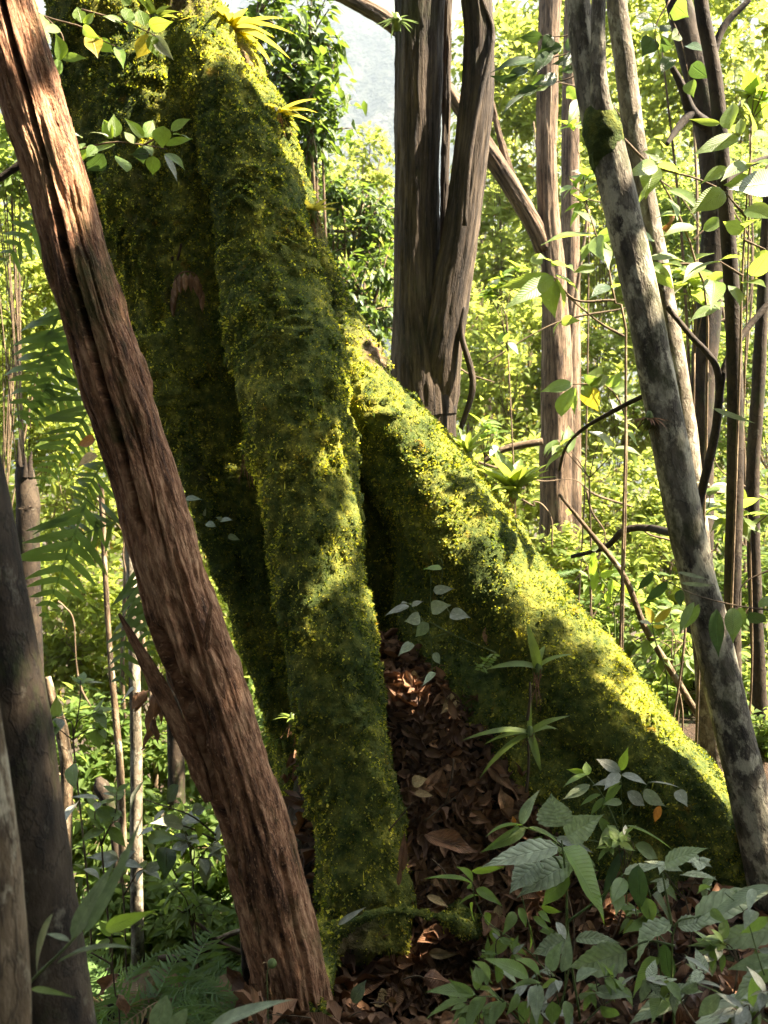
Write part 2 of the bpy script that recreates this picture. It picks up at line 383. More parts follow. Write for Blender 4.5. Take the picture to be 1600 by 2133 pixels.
# ------------------------------------------------------------------ ground
def gz(x, y):
    x = np.asarray(x, float); y = np.asarray(y, float)
    s = (x + 0.3) * -0.50 + (y - 3.55) * 0.86
    t = np.where(s > 0, s * s / (s + 1.2), 0.0)
    z = -0.02 - 0.56 * np.minimum(t, 45) - 0.10 * np.clip(t - 45, 0, 600) * np.exp(-np.clip(t - 45, 0, 600) / 120)
    z = z - 1.6 * sstep(-0.37, -0.66, x) * sstep(1.2, 2.3, y) * sstep(40, 5, y)                 # bank drops to the left
    z = z + 0.13 * sstep(2.4, 1.2, y)
    z = z - 0.32 * np.exp(-((x - 0.15) / 0.55) ** 2 - ((y - 2.72) / 0.30) ** 2)
    xc = 0.10 + (3.6 - y) * 0.40                                              # litter heaped up between the roots
    z = z + 0.74 * sstep(2.95, 3.62, y) * np.exp(-(np.abs(x - xc) / 0.42) ** 4) * sstep(4.3, 3.9, y)
    z = z - 0.10 * sstep(0.9, 1.5, x) * sstep(2.3, 2.9, y) * sstep(4.6, 3.8, y)
    q = np.stack([x, y, x * 0], -1)
    near = sstep(60, 6, np.hypot(x, y))
    z = z + 0.05 * fbm(q * 1.3, 3, 3) * near + 0.03 * fbm(q * 6, 3, 5) * sstep(9, 4, np.hypot(x, y)) + 1.2 * fbm(q * 0.08, 3, 8) * (1 - near)
    return z
xs = np.unique(np.concatenate([-np.geomspace(2.2, 2600, 70)[::-1], np.linspace(-2.2, 2.6, 130), np.geomspace(2.6, 2600, 70)]))
ys = np.unique(np.concatenate([-np.geomspace(0.5, 900, 30)[::-1], np.linspace(-0.5, 5.2, 150), np.geomspace(5.2, 2600, 90)]))
GX, GY = np.meshgrid(xs, ys)
V = np.column_stack([GX.ravel(), GY.ravel(), gz(GX.ravel(), GY.ravel())])
nx, ny = len(xs), len(ys)
a = (np.arange(ny - 1)[:, None] * nx + np.arange(nx - 1)[None]).ravel()
ground = obj('ground', mesh('ground', V, np.column_stack([a, a + 1, a + nx + 1, a + nx]), M['soil']))
tag(ground, 'dark forest soil falling away down the slope', 'ground', kind='structure')

# far valley side
mx = np.linspace(-1500, 1500, 260); my = np.linspace(420, 1500, 110)
MX, MY = np.meshgrid(mx, my)
q = np.stack([MX, MY, MX * 0], -1)
rise = sstep(420, 1150, MY + 120 * fbm(q * 0.004, 3, 31))
mz = -60 + rise * (690 + 90 * fbm(q * 0.003, 4, 33)) + 26 * fbm(q * 0.013, 4, 35) * rise + 7 * vnoise(q * 0.09, 36) * sstep(420, 520, MY)
V = np.column_stack([MX.ravel(), MY.ravel(), mz.ravel()])
nx, ny = len(mx), len(my)
a = (np.arange(ny - 1)[:, None] * nx + np.arange(nx - 1)[None]).ravel()
mountain = obj('mountain', mesh('mountain', V, np.column_stack([a, a + 1, a + nx + 1, a + nx]), M['mountain']))
tag(mountain, 'hazy forested mountainside across the valley', 'mountain', kind='structure')
# the air of the valley
hz = bpy.data.meshes.new('haze')
x0, x1, y0, y1, z0, z1 = -2700, 2700, -1000, 2700, -75, 840
hz.from_pydata([(x, y, z) for x in (x0, x1) for y in (y0, y1) for z in (z0, z1)], [], [(0, 1, 3, 2), (4, 6, 7, 5), (0, 4, 5, 1), (2, 3, 7, 6), (0, 2, 6, 4), (1, 5, 7, 3)])
b = NB('haze_air'); pv = b.n('ShaderNodeVolumePrincipled'); pv.inputs['Color'].default_value = (0.66, 0.83, 1.0, 1); pv.inputs['Density'].default_value = 0.00032
pv.inputs['Anisotropy'].default_value = 0.3
b.l(pv.outputs[0], b.out.inputs['Volume']); hz.materials.append(b.m)
haze = obj('haze', hz); tag(haze, 'pale bluish valley haze', 'haze', kind='stuff')
# ------------------------------------------------------------------ the mossy buttressed tree
LOBES = {
 'trunk': [
  ([(235, -420, 4.6, 130), (250, -200, 4.45, 148), (262, 0, 4.4, 158), (330, 250, 4.38, 188), (395, 450, 4.36, 205), (460, 640, 4.32, 190), (510, 800, 4.25, 165)], 0.9),
  ([(440, 600, 4.3, 150), (500, 850, 4.2, 128), (540, 1050, 4.12, 115), (600, 1300, 4.0, 100), (660, 1550, 3.95, 95), (720, 1900, 3.9, 100)], 0.9),
  ([(560, 750, 4.2, 180), (700, 1050, 4.4, 190), (800, 1400, 4.4, 250), (860, 1800, 4.3, 300)], 0.6),
  ([(330, 700, 4.0, 45), (400, 960, 3.95, 36), (455, 1130, 3.93, 34), (520, 1320, 3.9, 34), (590, 1500, 3.85, 36), (650, 1700, 3.8, 42)], 1.3),
  ([(460, 60, 4.35, 40), (500, 160, 4.3, 60), (560, 320, 4.2, 66), (625, 520, 4.1, 62), (700, 700, 4.05, 62), (770, 800, 4.0, 66)], 1.0),
  ([(215, 150, 4.2, 60), (250, 330, 4.15, 60), (290, 520, 4.15, 55), (330, 700, 4.15, 50)], 1.0)],
 'front_root': [
  ([(380, -20, 4.25, 60), (425, 110, 4.14, 72), (475, 240, 4.02, 84), (515, 370, 3.92, 92), (552, 520, 3.8, 100), (590, 700, 3.64, 112), (620, 850, 3.5, 114), (640, 1000, 3.42, 104), (660, 1200, 3.33, 100), (705, 1450, 3.22, 100), (745, 1700, 3.12, 98), (765, 1880, 3.06, 102)], 1.0),
  ([(770, 1860, 3.06, 90), (775, 1985, 2.98, 80)], 0.9)],
 'side_root': [
  ([(690, 760, 3.92, 60), (760, 840, 3.92, 80), (845, 945, 3.96, 94), (950, 1110, 3.84, 112), (1075, 1280, 3.66, 112), (1215, 1455, 3.5, 116), (1355, 1610, 3.42, 116), (1460, 1730, 3.38, 116), (1580, 1880, 3.34, 120)], 1.4),
  ([(875, 1080, 3.96, 56), (918, 1270, 3.82, 90), (1005, 1440, 3.6, 110), (1180, 1650, 3.5, 140), (1330, 1850, 3.35, 150), (1400, 2000, 3.3, 130)], 1.1)],
 'ledge_root': [
  ([(645, 1992, 2.92, 24), (690, 1945, 2.86, 23), (760, 1912, 2.82, 20), (840, 1898, 2.82, 17), (915, 1908, 2.84, 17), (980, 1940, 2.92, 24)], 1.2),
  ([(625, 2190, 2.5, 50), (645, 2100, 2.58, 46), (655, 2020, 2.72, 42), (672, 1955, 2.95, 44)], 1.0),
  ([(930, 1890, 3.02, 40), (1010, 1960, 3.0, 40), (1080, 2060, 2.9, 30)], 1.0)],
}
vs, fs = [], []; nv = 0; lobe_pts = []
for pname, lobes in LOBES.items():
    for path, sq in lobes:
        pts, rad = pxpath(path)
        V, F, B = tube(pts, rad, 40, 60, wobble(0.10, 3.0, 0.4, 11 + len(vs)), sq)
        vs.append(V); fs.append(F + nv); nv += len(V)
        lobe_pts.append((pname, catmull(np.column_stack([pts, rad]), 40)))
tmp = obj('tmp_body', mesh('tmp', np.concatenate(vs), np.concatenate(fs), None))
md = tmp.modifiers.new('r', 'REMESH'); md.mode = 'VOXEL'; md.voxel_size = 0.0145
md = tmp.modifiers.new('s', 'SMOOTH'); md.factor = 0.5; md.iterations = 14
ev = tmp.evaluated_get(bpy.context.evaluated_depsgraph_get()); me = ev.to_mesh()
nV = len(me.vertices); V = np.empty(nV * 3, np.float32); me.vertices.foreach_get('co', V); V = V.reshape(-1, 3).astype(float)
N = np.empty(nV * 3, np.float32); me.vertices.foreach_get('normal', N); N = N.reshape(-1, 3).astype(float)
li = np.empty(len(me.loops), np.int32); me.loops.foreach_get('vertex_index', li)
lt = np.empty(len(me.polygons), np.int32); me.polygons.foreach_get('loop_total', lt)
assert (lt == 4).all()
F = li.reshape(-1, 4)
ev.to_mesh_clear(); bpy.data.objects.remove(tmp)
st = V * np.array([1, 1, 0.35])
lump = fbm(V * 7.0, 3, 41); runs = fbm(st * np.array([14, 14, 9]), 3, 43); fine = fbm(V * 34.0, 3, 45)
sh = V[:, 2] * 6.0 + 4.5 * fbm(V * 3.2, 3, 48); saw = sh - np.floor(sh)
calm = 1 - 0.75 * sstep(0.0, 0.35, V[:, 0])
shelf = calm * (1 - saw) ** 1.5 * sstep(-0.1, 0.35, fbm(V * np.array([9, 9, 5]), 3, 49))                       # moss mats that overhang
V = V + N * (0.026 * lump * (0.35 + 0.65 * calm) + 0.022 * runs * (0.4 + 0.6 * calm) + 0.012 * fine + 0.026 * (shelf - 0.25))[:, None]
# where the bark lies bare
def near_px(V, px, py, Y, rad):
    return np.exp(-(np.linalg.norm(V - P(px, py, Y), axis=1) / rad) ** 2)
bald = 0.9 * near_px(V, 400, 20, 4.15, 0.14) + 0.8 * near_px(V, 500, 130, 4.2, 0.10) + 0.9 * near_px(V, 770, 740, 3.95, 0.13) + 0.7 * near_px(V, 650, 480, 4.05, 0.10) \
     + 0.6 * near_px(V, 690, 600, 4.05, 0.12) + 0.75 * near_px(V, 250, 420, 3.85, 0.12) + 0.7 * near_px(V, 340, 620, 3.8, 0.16) + 0.8 * near_px(V, 720, 1960, 2.9, 0.10) + 0.5 * near_px(V, 400, 960, 3.8, 0.10)
bald = np.clip(bald * 1.25 + 0.55 * fbm(V * 9, 4, 47) - 0.22, 0, 1)
# part of every vertex: the lobe whose axis is nearest for its radius
best = np.full(len(V), 1e9); owner = np.zeros(len(V), int); names = list(LOBES)
for pname, C in lobe_pts:
    for k in range(0, 40):
        d = np.linalg.norm(V - C[k, :3], axis=1) - C[k, 3]
        m = d < best; best[m] = d[m]; owner[m] = names.index(pname)
tree = thing('mossy_tree', 'huge leaning tree covered in green moss with spreading buttress roots', 'tree', P(770, 1890, 3.1))
fo = np.array([np.bincount(r, minlength=4).argmax() for r in owner[F]]) if len(F) < 1 else owner[F[:, 0]]
for k, pname in enumerate(names):
    ff = F[fo == k]; u, inv = np.unique(ff, return_inverse=True)
    part({'trunk': 'trunk', 'front_root': 'buttress_root', 'side_root': 'buttress_root', 'ledge_root': 'surface_root'}[pname], V[u], inv.reshape(-1, 4), M['mossbark'], tree, {'bald': ('FLOAT', bald[u])})
# moss sprigs: small blades spread over every face that could be seen
fc = V[F].mean(1); e1 = V[F[:, 1]] - V[F[:, 0]]; e2 = V[F[:, 3]] - V[F[:, 0]]
fn = unit(np.cross(e1, e2)); fa = np.linalg.norm(np.cross(e1, e2), axis=1)
view = unit(CAMP - fc); facing = (fn * view).sum(1)
inframe = (fc[:, 2] < 4.6)
fb = bald[F[:, 0]]
dens = fa * (facing > -0.45) * inframe * np.clip(1.08 - 1.25 * fb, 0, 1)
NM = 260000
pick = rng.choice(len(F), NM, p=dens / dens.sum())
r1, r2 = rng.random((2, NM, 1))
base = V[F[pick, 0]] + e1[pick] * r1 + e2[pick] * r2
nn = fn[pick]
jit = rng.normal(0, 0.55, (NM, 3)); jit[:, 2] -= 0.35
D = unit(nn + jit)
thick = 0.6 + 0.8 * np.clip(fbm(base * 11, 3, 51) + 0.45, 0, 1)
ln = rng.uniform(0.006, 0.0155, NM) * thick
X = unit(np.cross(D, rng.normal(0, 1, (NM, 3))))
Vm, Fm = [], []
hw = (ln * rng.uniform(0.24, 0.42, NM))[:, None]
L = ln[:, None]
p0 = base - nn * 0.003
mv = np.stack([p0, p0 + D * L * 0.5 + X * hw, p0 + D * L + rng.normal(0, 0.002, (NM, 3)), p0 + D * L * 0.5 - X * hw], 1)
X2 = unit(np.cross(D, X)); D2 = unit(D + X2 * 0.9)
mv2 = np.stack([p0, p0 + D2 * L * 0.45 + X * hw * 0.9, p0 + D2 * L * 0.9, p0 + D2 * L * 0.45 - X * hw * 0.9], 1)
mv2 = np.stack([p0 + X * hw * 0.4, p0 + D2 * L * 0.9, p0 - X * hw * 0.8], 1)
MV = mv.reshape(-1, 3); MV3 = mv2.reshape(-1, 3)
lr = np.repeat(rng.random(NM), 4); lr3 = np.repeat(rng.random(NM), 3)
nh = 2500                                                          # longer strands that hang from the mats
hp = rng.choice(len(F), nh, p=dens / dens.sum()); hb = fc[hp]; hn = fn[hp]
hl = rng.uniform(0.02, 0.045, nh)[:, None]; hd = unit(hn * 0.35 + np.array([0, 0, -1.0]) + rng.normal(0, 0.15, (nh, 3))); hx = unit(np.cross(hd, rng.normal(0, 1, (nh, 3)))) * 0.0022
hv = np.stack([hb - hx, hb + hd * hl * 0.5 - hx * 1.3 + hn * 0.006, hb + hd * hl, hb + hd * hl * 0.5 + hx * 1.3 + hn * 0.006], 1).reshape(-1, 3)
MV = np.concatenate([MV, hv]); lr = np.concatenate([lr, np.repeat(rng.random(nh), 4), lr3]); q4 = len(MV); MV = np.concatenate([MV, MV3])
mo = part('moss', MV, [np.arange(q4).reshape(-1, 4), np.arange(q4, len(MV)).reshape(-1, 3)], M['moss'], tree, {'lrand': ('FLOAT', lr)}, smooth=False)
tag(mo, kind='stuff')
MOSS_V, MOSS_F = V, F

# ------------------------------------------------------------------ the dead leaning trunk
dp = [(640, 2260, 2.64, 76), (606, 2075, 2.62, 70), (575, 1930, 2.62, 70), (530, 1740, 2.61, 66), (482, 1570, 2.60, 64), (408, 1350, 2.58, 72), (350, 1175, 2.56, 68), (300, 985, 2.55, 66), (240, 800, 2.54, 66), (175, 590, 2.53, 63), (105, 330, 2.52, 62), (40, 110, 2.51, 61), (-30, -150, 2.5, 58), (-85, -360, 2.5, 55)]
pts, rad = pxpath(dp)
GR = [  # (v0, v1, s at v0, s at v1, width, depth) ; s = cos(theta): -1 left edge, 1 right edge, front side
  (0.48, 1.00, -0.25, 0.34, 0.11, 0.085), (0.46, 0.60, 0.30, 0.42, 0.035, 0.018), (0.60, 0.74, 0.52, 0.60, 0.03, 0.014),
  (0.36, 0.70, -0.80, -0.70, 0.05, 0.012), (0.18, 0.42, -0.78, -0.60, 0.22, 0.075), (0.08, 0.30, -0.45, -0.20, 0.05, 0.016), (0.10, 0.36, 0.35, 0.25, 0.04, 0.012),
  (0.02, 0.22, 0.62, 0.70, 0.05, 0.015), (0.62, 0.95, -0.62, -0.45, 0.02, 0.006), (0.72, 0.98, 0.75, 0.78, 0.02, 0.007), (0.36, 0.42, 0.30, 0.48, 0.05, 0.02)]
def dead_disp(th, v, b, r):
    q = b.copy(); q[..., 2] *= 0.14
    d = 0.0036 * fbm(q * 70, 4, 61) + 0.0040 * fbm(q * np.array([160, 160, 60]), 3, 62)
    lo = b.copy(); lo[..., 2] *= 0.5
    d = d + 0.010 * fbm(lo * 14, 3, 63)
    c = np.cos(th); fr = np.sin(th) > -0.1
    edge = 0.02 * fbm(np.stack([v * 60, v * 0, v * 0], -1), 3, 64)
    for v0, v1, s0, s1, wd, dep in GR:
        t = (v - v0) / (v1 - v0); s = s0 + (s1 - s0) * t + edge * 1.6
        inside = sstep(0.0, 0.06, t) * sstep(1.0, 0.94 if v1 < 0.99 else 0.999, t)
        ww = wd * (0.75 + 0.5 * np.abs(fbm(np.stack([v * 25, v * 0 + v0 * 50, v * 0], -1), 2, 65)))
        d = d - dep * inside * fr * np.exp(-((c - s) / ww) ** 6)
    # a plate of bark that still holds on the lower right, broken at its upper edge
    lim = 0.385 + 0.03 * vnoise(np.stack([c * 9, v * 0, v * 0], -1), 66)
    d = d + 0.010 * sstep(lim + 0.004, lim - 0.004, v) * sstep(-0.05, 0.05, c + 0.12 * fbm(np.stack([v * 30, v * 0, v * 0], -1), 3, 67)) * fr
    for kv, ks, kw, kd in ((0.41, 0.1, 0.22, 0.016), (0.345, -0.25, 0.3, 0.020), (0.44, 0.5, 0.10, 0.014), (0.24, 0.3, 0.25, 0.010), (0.12, -0.1, 0.3, 0.012)):
        rr_ = ((c - ks) / kw) ** 2 + ((v - kv) / 0.03) ** 2 + 0.6 * fbm(np.stack([c * 6, v * 60, v * 0 + kv], -1), 3, 69)
        d = d - kd * sstep(1.1, 0.75, rr_) * fr
    d = d + 0.004 * np.sign(fbm(b * np.array([18, 18, 4.5]), 2, 70)) * sstep(0.02, 0.10, np.abs(fbm(b * np.array([18, 18, 4.5]), 2, 70))) * fr   # flaking layers
    lim2 = 0.70 + 0.015 * vnoise(np.stack([c * 12, v * 0, v * 0], -1), 68)
    d = d + 0.005 * sstep(lim2 + 0.003, lim2 - 0.003, v) * sstep(0.30, 0.36, c) * fr
    return d
V, F, B = tube(pts, rad, 260, 280, dead_disp)
dead = thing('dead_tree', 'leaning dead reddish-brown trunk split by a long black crack', 'tree', pts[0])
part('trunk', V, F, M['deadwood'], dead, bark_attr(B))
def shard(path, wd, seed):
    pts = np.array([P(*p[:3]) for p in path]); rad = np.array([PR(p[3], p[1], p[2]) for p in path])
    return tube(pts, rad, 14, 50, wobble(0.35, 6, 0.15, seed), 0.5)
V, F, B = shard([(436, 1668, 2.56, 12), (405, 1580, 2.55, 20), (365, 1500, 2.53, 19), (320, 1410, 2.52, 16), (280, 1335, 2.51, 10), (248, 1278, 2.50, 2.5)], 1, 71)
part('splinter', V, F, M['deadwood'], dead, bark_attr(B))
V, F, B = shard([(425, 1420, 2.50, 5), (430, 1340, 2.492, 8), (436, 1290, 2.487, 6), (440, 1255, 2.48, 1.5)], 1, 72)
part('splinter', V, F, M['deadwood'], dead, bark_attr(B))
V, F, B = shard([(560, 2075, 2.55, 16), (530, 1985, 2.53, 15), (505, 1890, 2.53, 14), (482, 1820, 2.53, 9), (470, 1780, 2.54, 3)], 1, 73)
part('bark_strip', V, F, M['deadwood'], dead, bark_attr(B))
V, F, B = shard([(500, 1790, 2.54, 5), (497, 1720, 2.525, 15), (488, 1670, 2.52, 10), (484, 1640, 2.52, 3)], 1, 74)
part('bark_strip', V, F, M['deadwood'], dead, bark_attr(B))

# ------------------------------------------------------------------ standing trunks
def trunk_tree(name, label, stems, mat, amp=0.08, ridges=0.0, n=36, rings=90, rf=30, group=None, seed=0, cat='tree', ground_it=True, main='trunk'):
    """stems: list of pixel paths, the first from the ground up. Stems after the first are limbs of the same tree."""
    root = None
    for i, path in enumerate(stems):
        pts, rad = pxpath(path)
        if i == 0:
            if ground_it:
                g = float(gz(pts[0][0], pts[0][1]))
                if pts[0][2] > g - 0.05:
                    drop = pts[0].copy(); dxy = (pts[0] - pts[1]) / max(1e-6, (pts[1][2] - pts[0][2])) * 0.5
                    k = pts[0][2] - g + 0.12; drop[0] += dxy[0] * k; drop[2] = g - 0.12; drop[1] += dxy[1] * k
                    pts = np.vstack([drop, pts]); rad = np.concatenate([[rad[0] * 1.15], rad])
            root = thing(name, label, cat, pts[0], group)
        V, F, B = tube(pts, rad, n if i == 0 else max(10, n * 2 // 3), rings if i == 0 else rings * 2 // 3, wobble(amp, 3, 0.35, seed + i * 7, ridges, rf))
        part(main if i == 0 else 'limb', V, F, mat, root, bark_attr(B))
    return root
twin = trunk_tree('twin_tree', 'dark shaggy-barked tree forking into two upright stems behind the mossy root', [
  [(890, 960, 5.0, 62), (885, 860, 5.0, 68), (880, 760, 5.0, 66), (870, 640, 5.0, 52), (868, 480, 5.0, 49), (870, 300, 5.0, 50), (873, 120, 5.0, 52), (875, 0, 5.0, 54), (888, -250, 5.0, 58), (890, -600, 5.0, 50)],
  [(900, 960, 5.02, 30), (908, 840, 4.98, 46), (918, 740, 4.93, 47), (940, 600, 4.92, 42), (962, 470, 4.92, 39), (980, 330, 4.92, 37), (993, 200, 4.92, 37), (998, 80, 4.92, 34), (992, 0, 4.92, 33), (968, -300, 4.92, 34)],
  [(912, 700, 5.08, 14), (924, 500, 5.08, 11), (929, 300, 5.09, 11), (931, 100, 5.1, 11), (934, -60, 5.12, 12), (940, -300, 5.2, 18)]],
  M['darkbark'], 0.06, 0.015, n=110, rings=160, rf=34, seed=101)
# a woody vine on the right stem
V, F, B = tube(*pxpath([(958, 900, 4.85, 5), (985, 800, 4.84, 7), (962, 700, 4.84, 6), (966, 640, 4.85, 5)]), 8, 40)
vine = thing('liana', 'thick twisting liana hanging beside the dark twin tree', 'vine', P(958, 900, 4.85))
part('stem', V, F, M['darkbark'], vine, bark_attr(B))
V, F, B = tube(*pxpath([(968, 470, 4.80, 5), (978, 330, 4.79, 6), (1000, 200, 4.80, 6), (1022, 110, 4.82, 6), (1026, 60, 4.85, 5), (1005, 0, 4.85, 5), (996, -60, 4.87, 5)]), 8, 60)
part('stem', V, F, M['darkbark'], vine, bark_attr(B))
red = trunk_tree('reddish_tree', 'straight reddish-brown tree with a long branch slanting up to its side', [
  [(1158, 1180, 8.0, 36), (1158, 1000, 8.0, 35), (1160, 800, 8.0, 34), (1155, 600, 8.0, 27), (1140, 400, 8.0, 23), (1140, 200, 8.0, 23), (1146, 0, 8.0, 24), (1150, -300, 8.0, 22)],
  [(1135, 520, 8.0, 22), (1105, 455, 7.95, 20), (1040, 350, 7.9, 20), (985, 265, 7.85, 19), (935, 190, 7.8, 16), (880, 110, 7.75, 16), (810, 45, 7.7, 17), (740, 5, 7.7, 16), (640, -40, 7.65, 14)],
  [(1095, 440, 7.95, 10), (1060, 350, 7.95, 9), (1030, 240, 7.95, 8), (1000, 130, 7.95, 7), (985, 20, 7.95, 6)]],
  M['redbark'], 0.05, 0.018, n=70, rings=120, rf=26, seed=120)
trunk_tree('reddish_tree', 'second reddish tree standing just behind the straight branched one', [
  [(1190, 1150, 9.2, 22), (1190, 900, 9.2, 21), (1188, 600, 9.2, 20), (1188, 300, 9.2, 19), (1190, 100, 9.2, 17), (1195, -200, 9.2, 15)]], M['redbark'], 0.05, 0.008, n=30, rings=60, seed=130)
lich = trunk_tree('lichen_tree', 'leaning pale grey tree patched with lichen and black moss, forked high up', [
  [(1625, 1960, 3.05, 46), (1598, 1830, 3.06, 44), (1558, 1650, 3.08, 41), (1518, 1480, 3.1, 39), (1478, 1300, 3.12, 38), (1440, 1150, 3.14, 37), (1405, 970, 3.16, 38), (1372, 800, 3.18, 37), (1340, 640, 3.2, 36), (1305, 480, 3.22, 36), (1275, 350, 3.24, 37), (1252, 265, 3.25, 37), (1226, 170, 3.26, 28), (1212, 80, 3.27, 26), (1205, 0, 3.28, 25), (1190, -220, 3.3, 23)],
  [(1272, 345, 3.27, 18), (1262, 295, 3.24, 26), (1254, 235, 3.21, 24), (1247, 150, 3.2, 18), (1246, 70, 3.2, 16), (1247, 0, 3.2, 16), (1250, -220, 3.2, 15)]],
  M['lichenbark'], 0.07, 0.003, n=48, rings=160, rf=40, seed=140)
cp, cr_ = pxpath([(1272, 350, 3.245, 33), (1264, 318, 3.243, 38.5), (1256, 282, 3.238, 39.5), (1249, 250, 3.232, 36), (1243, 225, 3.235, 26)])
V, F, B = tube(cp, cr_, 40, 30, wobble(0.16, 6, 0.8, 141)); part('moss_collar', V, F, M['mossbark'], lich, {'bald': ('FLOAT', np.zeros(len(V)))})
trunk_tree('lichen_tree', 'mottled grey tree leaning right behind the pale forked one', [
  [(1478, 1400, 4.4, 30), (1452, 1150, 4.4, 28), (1425, 900, 4.4, 27), (1390, 680, 4.4, 26), (1350, 450, 4.4, 24), (1320, 280, 4.4, 22), (1300, 120, 4.4, 22), (1284, 0, 4.4, 21), (1270, -200, 4.4, 20)]], M['lichenbark2'], 0.06, 0.002, n=36, rings=100, seed=150)
trunk_tree('dark_tree', 'crooked dark tree with an elbowed side branch and peeling lichen', [
  [(1450, 1400, 5.6, 24), (1462, 1100, 5.6, 24), (1462, 850, 5.6, 25), (1474, 650, 5.6, 27), (1488, 480, 5.6, 26), (1484, 330, 5.6, 28), (1462, 190, 5.6, 30), (1428, 60, 5.6, 27), (1405, -40, 5.6, 25), (1380, -250, 5.6, 22)],
  [(1470, 260, 5.5, 14), (1440, 232, 5.45, 12), (1420, 180, 5.4, 9), (1400, 140, 5.38, 6)],
  [(1442, 232, 5.45, 11), (1410, 270, 5.4, 8), (1390, 300, 5.35, 5)],
  [(1468, 200, 5.6, 10), (1500, 70, 5.6, 8), (1560, 0, 5.6, 7)],
  [(1480, 420, 5.6, 10), (1550, 350, 5.7, 7), (1620, 320, 5.8, 5)]], M['smoothbark'], 0.10, 0.004, n=36, rings=100, seed=160)
trunk_tree('slender_tree', 'slender brown stem running straight up beside the leaning pale tree', [
  [(1528, 1500, 3.7, 17), (1526, 1250, 3.7, 17), (1531, 1000, 3.7, 17), (1531, 800, 3.7, 16), (1524, 600, 3.7, 16), (1510, 400, 3.7, 15), (1494, 200, 3.7, 15), (1478, 100, 3.7, 15), (1460, 0, 3.7, 14), (1440, -200, 3.7, 13)],
  [(1440, 1120, 3.75, 9), (1465, 1010, 3.75, 9), (1490, 900, 3.75, 9), (1506, 780, 3.75, 8), (1545, 700, 3.8, 7), (1620, 610, 3.85, 6)],
  [(1500, 840, 3.75, 8), (1490, 760, 3.75, 7), (1440, 700, 3.8, 6), (1390, 640, 3.85, 5)]], M['smoothbark'], 0.06, 0, n=24, rings=80, seed=170)
trunk_tree('dark_tree', 'dark thin trunk rising past the slender brown stem', [
  [(1582, 1450, 5.0, 15), (1572, 1200, 5.0, 14), (1568, 1000, 5.0, 14), (1580, 800, 5.0, 14), (1590, 600, 5.0, 12), (1600, 400, 5.0, 10)]], M['smoothbark'], 0.08, 0.002, n=24, rings=60, seed=175)
trunk_tree('dark_tree', 'dark smooth-barked trunk leaning beside the pale brown one, low by the ferns', [
  [(140, 2400, 1.75, 98), (104, 2133, 1.75, 92), (62, 1800, 1.75, 85), (22, 1500, 1.75, 80), (-18, 1250, 1.75, 74), (-52, 1020, 1.75, 66), (-100, 800, 1.75, 60), (-170, 500, 1.75, 56)]], M['smoothbark'], 0.06, 0.002, n=56, rings=110, seed=180)
trunk_tree('pale_tree', 'rough pale brown trunk in front of the dark smooth one', [
  [(-10, 2400, 1.35, 82), (-18, 2133, 1.35, 80), (-34, 1850, 1.35, 78), (-58, 1600, 1.35, 72), (-85, 1380, 1.35, 66), (-140, 1000, 1.35, 60)]], M['palebark'], 0.07, 0.002, n=56, rings=110, seed=190)
# thinner trunks in the undergrowth, left of and beyond the dead trunk
for (label, path, m) in [
  ('thin pale-barked trunk with a bend standing in the sunny ferns', [(135, 1800, 5.2, 14), (140, 1620, 5.2, 13), (128, 1520, 5.2, 13), (108, 1450, 5.2, 10), (100, 1410, 5.2, 6)], 'palebark'),
  ('straight grey-green trunk in the undergrowth under dry hanging leaves', [(288, 2020, 5.0, 14), (284, 1800, 5.0, 13), (284, 1600, 5.0, 13), (282, 1480, 5.0, 12), (276, 1250, 5.0, 11), (262, 900, 5.0, 10)], 'lichenbark2'),
  ('vine-wrapped thin trunk beside the grey-green one', [(262, 1960, 5.5, 9), (255, 1750, 5.5, 9), (250, 1600, 5.5, 8), (240, 1480, 5.5, 7), (225, 1300, 5.5, 6), (210, 1000, 5.5, 6)], 'palebark'),
  ('short dark tree stump showing behind the splinter of the dead trunk', [(368, 1660, 6.4, 18), (366, 1560, 6.4, 17), (364, 1470, 6.4, 17), (360, 1300, 6.4, 15)], 'smoothbark'),
  ('dead brown trunk half hidden behind the hanging ferns', [(60, 1200, 6.0, 24), (58, 1050, 6.0, 24), (52, 990, 6.0, 20), (51, 972, 6.0, 17)], 'smoothbark'),
  ('knobbly dark snag with spiky dead twigs in the undergrowth', [(246, 1850, 5.8, 9), (240, 1760, 5.8, 9), (228, 1680, 5.8, 12), (212, 1640, 5.8, 16), (205, 1620, 5.8, 6)], 'smoothbark')]:
    stump = 'half hidden' in label
    trunk_tree('thin_tree', label, [path] + ([[(42, 995, 5.97, 7), (40, 955, 5.97, 5), (38, 915, 5.97, 1)], [(62, 995, 5.97, 8), (63, 962, 5.97, 5), (66, 940, 5.97, 1)], [(52, 995, 5.94, 7), (53, 960, 5.94, 3), (51, 945, 5.94, 1)]] if stump else []), M[m], 0.10, 0.002, n=20, rings=50, seed=int(path[0][0]) + 200)
